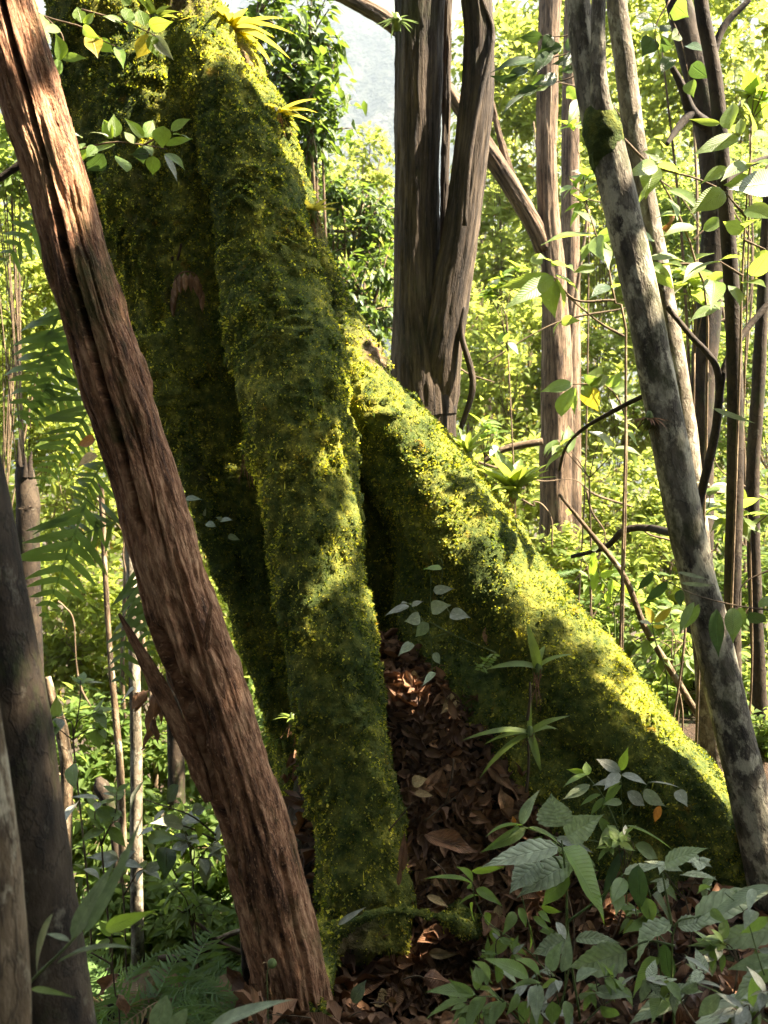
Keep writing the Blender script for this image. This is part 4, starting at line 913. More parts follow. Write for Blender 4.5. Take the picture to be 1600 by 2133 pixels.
for i in range(20):
    left = i % 4 == 0
    x = random.uniform(0, 420) if left else random.uniform(960, 1560); y = random.uniform(1250, 1750) if left else random.uniform(350, 1250); Y = random.uniform(5.0, 8.5)
    pts = []; dx, dy = random.uniform(-1, 1), random.uniform(-1, 0.6)
    for k in range(6):
        pts.append((x, y, Y, random.uniform(1.0, 2.8))); x += dx * random.uniform(40, 90); y += dy * random.uniform(40, 90); dx += random.uniform(-0.5, 0.5); dy += random.uniform(-0.4, 0.5)
    p, r = pxpath(pts); V, F, B = tube(p, r, 6, 40)
    o = thing('liana', 'bare wiry liana tangled in the thicket beyond the roots' if not left else 'bare wiry liana looping through the hollow by the ferns', 'vine', p[0], 'lianas in the thicket' if not left else 'lianas in the hollow')
    part('stem', V, F, M['twig'], o, bark_attr(B))
for lab, path, m in [
  ('arching bare branch reaching out from behind the pale leaning tree', [(1190, 1160, 5.2, 4), (1260, 1140, 5.1, 6), (1300, 1105, 5.0, 7), (1350, 1100, 4.9, 8), (1420, 1115, 4.5, 9)], 'smoothbark'),
  ('long thin bare stem slanting down across the thicket to the root', [(1165, 1030, 4.6, 3), (1230, 1110, 4.6, 5), (1300, 1200, 4.6, 6), (1345, 1310, 4.6, 7), (1400, 1400, 4.6, 7), (1460, 1500, 4.6, 7)], 'palebark'),
  ('curved twiggy branch arching left from the pale leaning tree', [(1350, 820, 3.5, 5), (1290, 850, 3.6, 5), (1220, 890, 3.7, 4), (1180, 930, 3.8, 3), (1165, 980, 3.9, 3)], 'smoothbark'),
  ('short mottled dead branch low behind the bromeliad', [(1010, 960, 6.2, 5), (1040, 940, 6.2, 7), (1080, 928, 6.2, 8), (1130, 920, 6.2, 8)], 'palebark'),
  ('fallen pale branch lying in the hollow behind the dead trunk', [(330, 1995, 4.6, 6), (380, 1995, 4.6, 8), (430, 1975, 4.6, 8), (470, 1950, 4.6, 6), (530, 1930, 4.6, 5)], 'palebark'),
  ('pale bent twig crossing the hollow beside the dead trunk', [(370, 1890, 4.4, 4), (420, 1930, 4.4, 4), (460, 1965, 4.4, 5), (520, 1990, 4.4, 5)], 'palebark'),
  ('thin dark branch poking out left of the dead trunk', [(45, 340, 2.9, 8), (20, 358, 2.9, 7), (-20, 385, 2.9, 6)], 'smoothbark'),
  ('leaning dark pole standing behind the foot of the dead trunk', [(517, 2150, 3.0, 9), (514, 2040, 3.0, 9), (508, 1950, 3.0, 8), (500, 1850, 3.0, 6), (494, 1790, 3.0, 5)], 'smoothbark')]:
    p, r = pxpath(path); V, F, B = tube(p, r, 10, 50, wobble(0.15, 3, 0.4, 3))
    o = thing('branch', lab, 'branch', p[0]); part('stem', V, F, M[m], o, bark_attr(B))

# ------------------------------------------------------------------ unseen leaf canopy, added to shade the front of the mossy tree
def canopy():
    n = 4400; g = np.random.default_rng(77)
    c = np.column_stack([g.uniform(-9, 7, n), g.uniform(-9, 5.2, n), g.uniform(5.6, 8.0, n)])
    k = 700  # unseen leaf walls added behind and beside the view to block stray light
    c2 = np.column_stack([g.uniform(-9, 8, k), g.uniform(-11, -6, k), g.uniform(0.5, 7, k)])
    c3 = np.column_stack([g.uniform(-9, -6, k), g.uniform(-8, 5, k), g.uniform(0.5, 7, k)])
    c4 = np.column_stack([g.uniform(6.0, 9, k), g.uniform(-8, 2.6, k), g.uniform(0.3, 7, k)])
    c = np.concatenate([c, c2, c3, c4]); m = 16
    pos = (c[:, None] + g.normal(0, 0.5, (len(c), m, 3))).reshape(-1, 3)
    # leaf roof cut back and pierced to steer sun onto side root and twigs
    u = pos[:, 0] - pos[:, 2] * SUN_DIR.x / SUN_DIR.z; v = pos[:, 1] - pos[:, 2] * SUN_DIR.y / SUN_DIR.z
    edge = 3.12 + 0.27 * sstep(0.45, 0.25, u) * sstep(-0.75, -0.45, u) + 0.25 * sstep(-0.45, -0.75, u) + 0.90 * sstep(-1.65, -2.0, u) + 0.06 * fbm(np.stack([u * 1.4, u * 0, u * 0], -1), 2, 5)
    edge = edge + 0.16 * np.exp(-((u + 2.15) / 0.22) ** 2)
    keep = (v < edge) & ~(((u + 3.05) / 0.50) ** 2 + ((v - 3.10) / 0.24) ** 2 < 1) & ~(((u + 1.14) / 0.16) ** 2 + ((v - 3.37) / 0.13) ** 2 < 1)
    keep &= ~((((pos[:, 0] - 1.0) / 2.3) ** 2 + ((pos[:, 1] - 1.2) / 1.7) ** 2 < 1) & (pos[:, 2] > 4))  # opening cut to let skylight down on the herbs
    pos = pos[keep]
    D = unit(g.normal(0, 1, pos.shape) + np.array([0, 0, -0.3])); Nh = unit(np.array([0, 0, 1.0]) + g.normal(0, 0.4, pos.shape))
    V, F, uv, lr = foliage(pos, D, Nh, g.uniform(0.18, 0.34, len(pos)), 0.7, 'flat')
    o = obj('shade_canopy', mesh('shade_canopy', V, F, M['f_shade_roof'], {'luv': ('FLOAT_VECTOR', uv), 'lrand': ('FLOAT', lr)}))
    tag(o, 'unseen leaf mass added overhead and around to shade the clearing', 'canopy', kind='stuff')
canopy()
# ------------------------------------------------------------------ plants near the roots, leaf by leaf
Z6 = (800, 1420, 2.0); Z5 = (0, 1420, 2.0); Z1 = (0, 0, 2.0); Z2 = (800, 0, 2.0); Z4 = (800, 710, 2.0)
plant_px('broadleaf_herb', 'broad-leaved herb with wrinkled pale leaves and one big smooth green leaf', 'plant', 2.45, Z6,
  [[(820, 1426), (770, 1100), (760, 850), (740, 660)], [(760, 850), (720, 740), (640, 700)], [(765, 1000), (900, 900), (1000, 800)]],
  [(725, 605, 690, 470, 150), (760, 645, 895, 560, 105), (725, 690, 400, 735, 95), (745, 690, 975, 985, 215, 'leaf_bright', 'ovate'), (645, 745, 515, 865, 110), (775, 755, 545, 870, 130), (770, 800, 640, 950, 70, 'leaf_mid', 'ovate'), (1000, 800, 1160, 740, 70), (800, 1070, 975, 1060, 70), (760, 1080, 610, 1130, 80)],
  'leaf_quilt', 'quilt', sr=3.2, face=0.55, ground_stem=True)
plant_px('broadleaf_herb', 'sprawling herb with toothed wrinkled grey-green leaves under the leaning pale tree', 'plant', 2.2, Z6,
  [[(1210, 1440), (1200, 1250), (1210, 1020), (1290, 980)], [(1210, 1100), (1100, 1080), (1010, 1120)], [(1200, 1020), (1160, 800)], [(1290, 990), (1500, 900), (1600, 850)]],
  [(1170, 760, 1325, 675, 75), (1240, 805, 1382, 795, 85), (1200, 1005, 1000, 1115, 185, 'leaf_quilt', 'quilt2'), (1295, 990, 1610, 825, 130), (1640, 1030, 1280, 1112, 100), (1010, 1125, 755, 1220, 140, 'leaf_quilt', 'quilt2'), (1620, 1320, 1230, 1395, 130), (1225, 1020, 1372, 985, 75), (1150, 1150, 1010, 1290, 110, 'leaf_mid', 'ovate'), (1640, 1180, 1420, 1290, 90, 'leaf_quilt', 'quilt2'), (1180, 1290, 1110, 1390, 90, 'leaf_mid', 'ovate'), (1250, 1300, 1000, 1400, 100)],
  'leaf_quilt', 'quilt', sr=3.4, face=0.5, ground_stem=True)
plant_px('narrow_leaf_herb', 'slim herb with fresh narrow green leaves in front of the leaf litter', 'plant', 2.5, Z6,
  [[(720, 1290), (600, 1120), (440, 1010), (385, 920), (365, 830)], [(640, 1160), (600, 1000), (575, 900), (570, 880)]],
  [(370, 842, 185, 770, 48), (370, 830, 340, 762, 36), (365, 790, 492, 778, 26), (362, 862, 350, 835, 30), (385, 862, 482, 912, 42), (372, 920, 352, 1002, 42), (420, 960, 447, 1022, 38), (460, 1030, 455, 1092, 38), (398, 890, 308, 896, 28), (520, 1080, 402, 1152, 44), (545, 960, 505, 1042, 46), (560, 940, 602, 1022, 38), (600, 1010, 637, 1115, 42), (655, 935, 742, 972, 32), (640, 960, 705, 1000, 34), (648, 1040, 748, 1048, 48), (620, 980, 702, 1032, 32), (520, 1075, 575, 1130, 36), (720, 1000, 765, 1090, 46, 'leaf_silver')],
  'leaf_bright', 'lance', sr=1.6, face=0.65, ground_stem=True)
plant_px('narrow_leaf_herb', 'bushy herb with pointed green leaves at the bottom of the bank', 'plant', 2.05, Z6,
  [[(640, 1500), (500, 1330), (380, 1310)], [(640, 1500), (640, 1250), (600, 1180)], [(640, 1500), (430, 1260)], [(700, 1500), (760, 1250), (780, 1100)], [(760, 1500), (900, 1360), (1010, 1290)]],
  [(382, 1302, 188, 1258, 66), (335, 1332, 162, 1366, 64), (372, 1312, 275, 1246, 46), (402, 1262, 383, 1178, 56), (442, 1252, 430, 1148, 60), (478, 1252, 484, 1172, 46), (602, 1232, 463, 1138, 60), (642, 1258, 625, 1408, 62, 'leaf_blue'), (600, 1330, 560, 1440, 60), (702, 1330, 705, 1440, 66), (652, 1230, 598, 1125, 56), (762, 1330, 772, 1425, 46), (742, 1210, 788, 1065, 56, 'leaf_blue'), (552, 1262, 500, 1180, 50, 'leaf_blue'), (660, 1260, 540, 1222, 40), (690, 1200, 720, 1100, 60, 'leaf_blue'), (420, 1310, 330, 1420, 60), (500, 1330, 430, 1420, 56), (560, 1300, 520, 1390, 40), (820, 1330, 900, 1240, 60, 'leaf_blue'), (900, 1350, 1000, 1420, 60), (800, 1250, 880, 1180, 70, 'leaf_blue'), (350, 1410, 300, 1460, 60), (640, 1440, 620, 1360, 60), (880, 1290, 1010, 1300, 50, 'leaf_blue')],
  'leaf_mid', 'lance', sr=2.2, face=0.6, ground_stem=True)
plant_px('sprig_plant', 'airy upright plant with small silvery pointed leaves against the mossy root', 'plant', 2.85, Z6,
  [[(1010, 900), (1005, 690), (990, 500), (985, 375)], [(1005, 690), (920, 490), (840, 385)], [(1000, 560), (1075, 460), (1105, 415)], [(1005, 690), (850, 660), (720, 650), (575, 605)]],
  [(985, 375, 888, 318, 44), (985, 370, 1012, 286, 32, 'leaf_bright'), (980, 380, 922, 432, 46), (990, 385, 1092, 408, 38), (985, 420, 905, 470, 34, 'leaf_mid'), (985, 415, 872, 415, 34), (845, 385, 748, 408, 26, 'leaf_bright'), (840, 375, 763, 372, 24, 'leaf_bright'), (845, 390, 846, 330, 38, 'leaf_bright'), (858, 430, 745, 487, 42, 'leaf_blue'), (905, 470, 806, 502, 34, 'leaf_mid'), (930, 482, 846, 548, 38, 'leaf_mid'), (1012, 458, 1100, 522, 54), (1080, 452, 1162, 522, 56), (1100, 420, 1232, 412, 28), (1222, 452, 1256, 505, 48), (990, 430, 890, 520, 40, 'leaf_mid'), (1010, 600, 1222, 658, 52, 'leaf_mid'), (965, 600, 898, 672, 44, 'leaf_mid'), (1045, 680, 1165, 735, 60, 'leaf_mid'), (1000, 700, 882, 915, 46, 'leaf_dark'), (990, 500, 930, 500, 30, 'leaf_mid'), (940, 640, 900, 560, 40, 'leaf_mid')],
  'leaf_silver', 'ellip', sr=1.6, face=0.55, ground_stem=True)
plant_px('sprig_plant', 'low spray of long folded leaves leaning over the leaf litter', 'plant', 2.65, Z6,
  [[(760, 900), (740, 680), (660, 630), (570, 600)]],
  [(578, 600, 428, 574, 34, 'leaf_bright'), (572, 597, 618, 455, 48, 'leaf_blue'), (592, 612, 422, 705, 50), (662, 642, 482, 775, 46), (592, 610, 742, 632, 44), (722, 672, 598, 725, 40), (715, 652, 860, 688, 36, 'leaf_silver'), (545, 590, 535, 560, 18, 'leaf_orange'), (560, 600, 520, 640, 20)],
  'leaf_mid', 'lance2', sr=1.8, face=0.5, ground_stem=True)
plant_px('dark_leaf_plant', 'plant with drooping glossy dark strap-veined leaves in the herb tangle', 'plant', 2.35, Z6,
  [[(1160, 1300), (1130, 1000), (1100, 860), (1060, 760)], [(1150, 1060), (1170, 1080)]],
  [(1060, 762, 1055, 968, 80), (1118, 888, 1228, 998, 92), (1170, 1088, 1186, 1288, 64), (1090, 900, 1120, 1010, 60, 'leaf_bright'), (960, 850, 985, 960, 70, 'leaf_mid'), (1000, 820, 960, 900, 60, 'leaf_mid'), (1150, 1000, 1010, 1010, 60, 'leaf_bright')],
  'leaf_dark', 'ellip', sr=2.2, face=0.75, ground_stem=True)
plant_px('narrow_leaf_herb', 'cluster of long pale narrow leaves under the leaning pale tree', 'plant', 1.95, Z6,
  [[(1640, 1440), (1560, 1150), (1500, 960), (1420, 880)], [(1640, 1440), (1400, 1300), (1280, 1250)]],
  [(1620, 850, 1300, 955, 64), (1570, 900, 1385, 932, 34), (1545, 955, 1502, 1005, 54), (1620, 1145, 1435, 1205, 54), (1595, 1210, 1480, 1385, 64, 'leaf_mid'), (1540, 862, 1518, 935, 34), (1470, 880, 1430, 840, 20), (1310, 880, 1320, 830, 30, 'leaf_mid'), (1360, 950, 1420, 1000, 36, 'leaf_mid'), (1400, 1300, 1290, 1420, 60), (1300, 1250, 1230, 1330, 50), (1520, 1330, 1450, 1420, 50, 'leaf_mid'), (1600, 980, 1480, 1060, 44, 'leaf_mid'), (1250, 1150, 1380, 1200, 40, 'leaf_silver'), (1290, 1260, 1400, 1230, 40, 'leaf_silver'), (1560, 1260, 1640, 1180, 60, 'leaf_mid')],
  'leaf_blue', 'lance', sr=2.0, face=0.55, ground_stem=True)
# lower left, close to the dark trunk
plant_px('willowy_plant', 'tall plant with long grey-green willowy leaves before the dark trunk', 'plant', 1.45, Z5,
  [[(60, 1420), (120, 1262), (300, 1080), (440, 900), (520, 780)]],
  [(155, 1222, 148, 985, 64, 'leaf_blue', 'obov'), (292, 1082, 182, 1028, 28), (298, 1072, 442, 780, 68), (345, 1060, 592, 665, 50), (240, 1172, 525, 988, 60), (440, 1030, 582, 968, 56, 'leaf_bright'), (130, 1280, 245, 1282, 22, 'leaf_mid')],
  'leaf_blue', 'lance', sr=4.0, face=0.6, ground_stem=True)
plant_px('willowy_plant', 'single long pale leaves sprouting at the foot of the dead trunk', 'plant', 1.5, Z5,
  [[(840, 1560), (850, 1450)], [(760, 1560), (680, 1440)]],
  [(850, 1470, 1172, 1258, 62), (640, 1470, 692, 1330, 86, 'leaf_blue', 'obov'), (700, 1470, 760, 1395, 60, 'leaf_blue', 'obov')],
  'leaf_blue', 'lance', sr=4.0, face=0.55, ground_stem=True)
# leafy twigs before the mossy trunk
plant_px('leafy_twig', 'leafy twig with bright backlit leaves crossing the top of the mossy trunk', 'branch', 2.75, Z1,
  [[(60, 0), (190, 70), (340, 112), (420, 165), (490, 195)], [(190, 70), (260, 150), (255, 245)], [(340, 40), (450, 70), (560, 108), (650, 150)]],
  [(340, 95, 318, 18, 50), (345, 95, 402, 58, 32), (255, 250, 250, 150, 64), (255, 240, 348, 235, 34, 'leaf_mid'), (380, 148, 402, 218, 70, 'leaf_yellow'), (408, 165, 472, 218, 48), (345, 115, 385, 150, 36), (190, 72, 165, 108, 44, 'leaf_mid'), (250, 122, 182, 112, 38, 'leaf_mid'), (488, 195, 515, 245, 38), (512, 92, 438, 58, 28, 'leaf_mid'), (522, 85, 548, 32, 54), (602, 108, 578, 26, 54), (620, 106, 704, 96, 48), (612, 140, 580, 254, 76, 'leaf_yellow'), (622, 150, 662, 236, 54), (640, 150, 706, 232, 48, 'leaf_silver'), (560, 108, 512, 120, 34, 'leaf_mid'), (250, 245, 225, 330, 44), (180, 120, 200, 195, 40, 'leaf_mid'), (560, 100, 520, 10, 40, 'leaf_mid'), (545, 20, 500, -20, 40, 'leaf_mid'), (130, 40, 150, 0, 40)],
  'leaf_bright', 'ellip', 'twig', sr=2.2, face=0.8)
plant_px('leafy_twig', 'lower leafy twig with paddle-shaped leaves before the mossy trunk', 'branch', 2.7, Z1,
  [[(180, 660), (310, 628), (470, 592), (600, 604), (700, 622)], [(600, 604), (680, 560), (720, 545)]],
  [(470, 578, 418, 486, 50), (480, 572, 476, 470, 54), (452, 570, 378, 528, 24, 'leaf_silver'), (342, 575, 286, 530, 28, 'leaf_silver'), (600, 572, 534, 498, 40), (602, 572, 647, 492, 50), (676, 616, 676, 522, 76, 'leaf_bright', 'obov'), (690, 606, 803, 562, 34), (712, 546, 783, 484, 44, 'leaf_mid'), (720, 562, 795, 545, 26, 'leaf_mid'), (480, 602, 345, 618, 44, 'leaf_mid'), (432, 642, 362, 724, 74, 'leaf_dark', 'ellip'), (482, 648, 535, 706, 76, 'leaf_bright', 'obov'), (622, 640, 548, 642, 44, 'leaf_dark', 'ellip'), (640, 650, 636, 730, 54), (690, 640, 768, 668, 38), (686, 645, 750, 736, 28, 'leaf_silver'), (350, 600, 320, 690, 46), (600, 600, 640, 640, 40, 'leaf_mid'), (560, 600, 520, 540, 36, 'leaf_mid'), (340, 620, 330, 590, 40, 'leaf_mid'), (580, 610, 600, 690, 46, 'leaf_mid'), (400, 610, 360, 650, 40)],
  'leaf_bright', 'ellip', 'twig', sr=2.2, face=0.8)
# the pale vine in the dark gap between the roots
plant_px('climbing_vine', 'climbing vine with pale heart-shaped leaves in the dark gap between the roots', 'vine', 3.12, Z4,
  [[(200, 1400), (195, 1240), (150, 1150), (100, 1090)], [(195, 1240), (290, 1190), (240, 1060), (245, 930), (220, 898)], [(190, 1150), (195, 1000), (185, 960)], [(190, 1170), (300, 1230), (470, 1300)]],
  [(105, 1105, 0, 1130, 40), (110, 1100, 75, 1075, 36), (115, 1105, 162, 1078, 34), (150, 1150, 92, 1170, 50, 'leaf_blue'), (185, 1175, 122, 1240, 50, 'leaf_blue'), (195, 1115, 268, 1100, 56), (275, 1135, 355, 1145, 50), (205, 1040, 290, 1030, 36), (240, 945, 180, 940, 22, 'leaf_bright'), (205, 1300, 240, 1350, 34, 'leaf_blue'), (210, 1380, 165, 1420, 30, 'leaf_blue'), (120, 1260, 60, 1300, 40, 'leaf_blue')],
  'leaf_silver', 'ovate', sr=1.0, face=0.5)
plant_px('small_fern_sprig', 'tiny fern-like sprig with paired leaflets on the side root', 'plant', 3.2, Z4,
  [[(462, 1300), (430, 1330), (395, 1385)]], [(458 - 8 * k, 1306 + 9 * k, 458 - 8 * k + s * 26, 1306 + 9 * k + (8 if s > 0 else -2), 10) for k in range(8) for s in (-1, 1)], 'leaf_mid', 'ellip', sr=0.8, face=0.8)
# ------------------------------------------------------------------ large-leaved shrubs on the right
plant_px('large_leaf_shrub', 'large-leaved shrub with soft pale whorls before the reddish trunk', 'shrub', 4.2, Z2,
  [[(1010, 1500), (960, 1250), (920, 1050), (885, 985), (860, 900)], [(960, 1250), (800, 1250), (700, 1150)], [(1000, 1400), (900, 1345), (760, 1230)]],
  [(885, 985, 662, 952, 64), (890, 1010, 812, 1062, 54, 'leaf_mid'), (885, 942, 795, 850, 34), (700, 1150, 482, 1192, 56), (705, 1155, 545, 1244, 66), (702, 1165, 692, 1318, 76), (712, 1160, 782, 1288, 66), (712, 1148, 828, 1185, 54), (690, 1090, 652, 1050, 50), (700, 1110, 800, 1085, 70), (660, 1100, 600, 1050, 40), (885, 990, 880, 1040, 60, 'leaf_mid'), (890, 990, 990, 960, 50, 'leaf_mid'), (895, 1000, 960, 1080, 50, 'leaf_mid'), (740, 1340, 795, 1330, 40), (735, 1340, 690, 1390, 40), (880, 1120, 790, 1120, 46), (940, 1190, 870, 1210, 50, 'leaf_dark', 'ellip'), (950, 1200, 1040, 1160, 46)],
  'leaf_big', 'ellip2', 'twig', sr=3.0, face=0.45, dY=0.25, ground_stem=True)
plant_px('large_leaf_shrub', 'large-leaved shrub with drooping leaves behind the leaning pale tree', 'shrub', 3.9, Z2,
  [[(1350, 1500), (1300, 1100), (1210, 860), (1145, 740), (1130, 690)], [(1300, 1100), (1150, 1100), (1100, 1090)], [(1290, 1000), (1330, 960)], [(1000, 580), (1120, 690), (1290, 740), (1410, 790)]],
  [(1135, 690, 1060, 700, 60), (1125, 692, 1092, 795, 84), (1140, 690, 1240, 700, 46), (1150, 770, 1030, 840, 76), (1190, 790, 1315, 822, 56), (1100, 1090, 1083, 965, 42), (1105, 1085, 1265, 1045, 64), (1105, 1095, 1218, 1212, 52), (1100, 1100, 1172, 1125, 50), (1160, 820, 1260, 870, 60, 'leaf_mid'), (1300, 950, 1180, 940, 60), (1210, 880, 1215, 985, 40, 'leaf_dead', 'dead2'), (1330, 960, 1430, 900, 60, 'leaf_mid'), (1330, 1100, 1260, 1130, 60, 'leaf_mid'), (1340, 1180, 1420, 1130, 50), (1160, 660, 1090, 620, 50), (1240, 900, 1140, 880, 54, 'leaf_mid'), (1120, 1000, 1040, 940, 60, 'leaf_mid'), (1150, 1110, 1240, 1070, 40)],
  'leaf_big', 'ellip2', 'twig', sr=3.0, face=0.45, dY=0.25, ground_stem=True)
plant_px('large_leaf_shrub', 'large-leaved shrub with upright translucent leaves past the slender brown stem', 'shrub', 3.5, Z2,
  [[(1480, 1600), (1490, 1200), (1510, 850), (1525, 680), (1530, 560)], [(1495, 1150), (1400, 1090)], [(1505, 900), (1420, 800)], [(1500, 1000), (1590, 1040)]],
  [(1440, 540, 1438, 402, 74), (1535, 545, 1542, 402, 70), (1480, 572, 1302, 615, 66), (1400, 515, 1292, 503, 28), (1530, 570, 1620, 555, 66), (1440, 705, 1318, 745, 66), (1525, 680, 1420, 705, 60), (1620, 760, 1485, 770, 100, 'leaf_blue', 'ovate'), (1420, 800, 1298, 865, 86), (1525, 690, 1600, 640, 60), (1400, 1090, 1258, 1112, 56), (1390, 1280, 1278, 1312, 54), (1375, 1170, 1380, 1248, 74, 'leaf_bright', 'ovate'), (1400, 1085, 1480, 1050, 50), (1520, 760, 1440, 770, 70), (1500, 950, 1560, 880, 60), (1500, 960, 1410, 930, 60), (1530, 1150, 1620, 1050, 70), (1495, 1180, 1590, 1150, 60), (1440, 1190, 1500, 1250, 56), (1510, 870, 1610, 880, 70), (1590, 1040, 1560, 1130, 60), (1490, 560, 1480, 480, 40), (1540, 620, 1620, 620, 50)],
  'leaf_big', 'ellip', 'twig', sr=3.0, face=0.6, dY=0.2, ground_stem=True)
plant_px('large_leaf_shrub', 'small spray of round leaves, one turning yellow, beside the reddish trunk', 'shrub', 4.8, Z4,
  [[(1010, 520), (1000, 300), (930, 190), (850, 180), (785, 180)]],
  [(785, 178, 662, 200, 48), (788, 190, 728, 305, 80, 'leaf_bright', 'obov'), (850, 195, 885, 300, 80, 'leaf_yellow', 'ovate'), (862, 188, 905, 92, 66, 'leaf_big', 'ovate'), (800, 195, 775, 310, 50), (880, 170, 940, 150, 50, 'leaf_silver'), (930, 190, 990, 140, 50), (950, 200, 1050, 190, 60), (990, 270, 1060, 220, 60), (830, 185, 860, 240, 50), (900, 180, 830, 150, 40)],
  'leaf_mid', 'ellip', 'twig', sr=2.4, face=0.7, ground_stem=True)
plant_px('glossy_leaf_branch', 'branch of long dark hanging leaves crossing the leaning pale tree', 'branch', 2.75, Z4,
  [[(1640, 1125), (1480, 1105), (1300, 1060), (1180, 1000), (1110, 960)], [(1640, 940), (1500, 1010), (1480, 1105)]],
  [(1385, 1118, 1384, 1315, 60), (1455, 1112, 1456, 1245, 60, 'leaf_mid'), (1292, 1088, 1216, 1206, 40, 'leaf_mid'), (1312, 1096, 1256, 1214, 36, 'leaf_mid'), (1182, 1000, 1086, 1104, 42), (1122, 960, 1056, 1056, 32), (1236, 1036, 1228, 1108, 46), (1222, 962, 1350, 992, 14, 'leaf_silver'), (1235, 1008, 1380, 1026, 14, 'leaf_silver'), (1520, 1130, 1600, 1190, 60), (1480, 1110, 1500, 1190, 44, 'leaf_mid'), (1560, 1110, 1640, 1050, 40, 'leaf_mid'), (1370, 280, 1545, 350, 18, 'leaf_silver')],
  'leaf_dark', 'ellip', 'twig', sr=1.8, face=0.85)
plant_px('yellow_shoot', 'young shoot with yellow-green leaves on the slope behind the side root', 'plant', 4.4, Z4,
  [[(1180, 1420), (1130, 1250), (1115, 1165)]],
  [(1118, 1172, 1096, 1105, 40), (1125, 1172, 1215, 1106, 34), (1115, 1180, 1060, 1160, 24, 'leaf_silver'), (1118, 1185, 1180, 1200, 24)], 'leaf_yellow', 'ellip', sr=2, face=0.8, ground_stem=True)
plant_px('sunlit_sprig', 'drooping sprig of glowing lime leaves caught by the sun behind the root', 'plant', 5.0, Z4,
  [[(960, 1130), (900, 980), (880, 880)], [(955, 1100), (1000, 980), (950, 930)]],
  [(880, 880, 855, 940, 30), (885, 900, 850, 1000, 36), (890, 960, 862, 1050, 32), (900, 980, 960, 960, 30), (930, 970, 1040, 968, 26), (950, 990, 935, 1060, 32), (960, 1000, 1000, 1070, 34), (985, 1010, 1020, 1060, 26), (940, 1040, 925, 1110, 34), (990, 1080, 1030, 1110, 24), (900, 1050, 880, 1110, 24), (860, 870, 900, 850, 24)], 'leaf_bright', 'ellip', sr=1.6, face=0.8, ground_stem=True)
plant_px('holey_leaf_branch', 'branch of dark leaves riddled with insect holes between the two forked trees', 'branch', 4.0, Z2,
  [[(830, 210), (740, 230), (640, 260), (540, 310)], [(830, 300), (760, 330), (650, 360), (540, 400)], [(830, 120), (750, 150), (650, 150)]],
  [(660, 150, 565, 160, 40), (640, 250, 460, 250, 46), (600, 290, 510, 310, 40), (560, 320, 460, 340, 36), (740, 195, 640, 215, 46), (700, 215, 620, 290, 50), (760, 170, 820, 200, 56), (800, 290, 735, 290, 34), (690, 330, 600, 370, 60, 'leaf_mid'), (640, 370, 540, 390, 46), (590, 390, 480, 450, 40), (720, 320, 650, 345, 46), (800, 370, 760, 410, 60, 'leaf_mid'), (820, 420, 780, 490, 56, 'leaf_mid'), (700, 150, 660, 200, 50), (790, 230, 730, 270, 40)], 'leaf_dark', 'ellip2', 'twig', sr=1.6, face=0.75)
plant_px('holey_leaf_branch', 'hanging branch of dark rounded leaves by the crooked dark tree', 'branch', 4.3, Z2,
  [[(1190, 0), (1130, 120), (1150, 250)], [(1190, 60), (1240, 180), (1280, 380)]],
  [(1140, 110, 1060, 115, 40), (1120, 160, 1080, 230, 70), (1150, 180, 1200, 200, 50), (1200, 240, 1150, 300, 60), (1210, 20, 1260, 70, 80, 'leaf_mid', 'ovate'), (1230, 140, 1200, 160, 50, 'leaf_mid', 'ovate'), (1260, 190, 1340, 200, 56), (1280, 270, 1350, 330, 60), (1270, 340, 1285, 400, 50, 'leaf_mid'), (1110, 70, 1040, 60, 30), (1150, 130, 1200, 100, 36)], 'leaf_dark', 'ovate', 'twig', sr=1.6, face=0.75)
# ------------------------------------------------------------------ the hollow on the left
plant_px('large_leaf_shrub', 'shrub with broad dull leaves, one dark and round, in front of the undergrowth hollow', 'shrub', 3.9, Z5,
  [[(900, 640), (800, 560), (690, 520), (600, 490)], [(900, 660), (760, 600), (640, 610)], [(740, 820), (700, 740), (690, 690)]],
  [(690, 690, 695, 810, 80, 'leaf_dark', 'ovate'), (735, 790, 795, 752, 44, 'leaf_bright'), (600, 415, 520, 510, 44, 'leaf_silver'), (745, 430, 680, 510, 60, 'leaf_dark', 'ellip'), (300, 345, 300, 445, 66, 'leaf_mid', 'ovate'), (320, 505, 250, 570, 60, 'leaf_silver', 'ovate'), (560, 30, 480, 95, 60, 'leaf_silver', 'ovate'), (690, 540, 600, 600, 50, 'leaf_silver'), (760, 600, 680, 560, 60, 'leaf_silver'), (830, 590, 760, 560, 50, 'leaf_silver'), (640, 620, 560, 630, 50, 'leaf_silver'), (620, 650, 700, 640, 50), (840, 640, 820, 600, 40, 'leaf_bright'), (600, 660, 660, 690, 44), (800, 540, 860, 520, 50, 'leaf_silver'), (650, 20, 690, 70, 50, 'leaf_silver', 'ovate')],
  'leaf_mid', 'ellip2', 'twig', sr=2.2, face=0.5, dY=0.2, loc=P(450, 1730, 3.9))
plant_px('large_leaf_shrub', 'shrub with whorls of pale shining leaves behind the willowy plant', 'shrub', 4.3, Z5,
  [[(520, 1000), (500, 800), (490, 730)], [(510, 900), (570, 800), (600, 780)]],
  [(490, 735, 370, 715, 44), (490, 740, 410, 770, 44), (495, 735, 460, 690, 40), (500, 740, 560, 700, 40), (500, 750, 590, 760, 40), (495, 745, 440, 740, 36), (600, 780, 560, 830, 44), (600, 785, 670, 800, 44), (605, 780, 680, 760, 40), (600, 775, 590, 730, 36), (340, 780, 300, 740, 44), (350, 780, 420, 800, 40)],
  'leaf_silver', 'ellip', 'twig', sr=2, face=0.35, ground_stem=True)
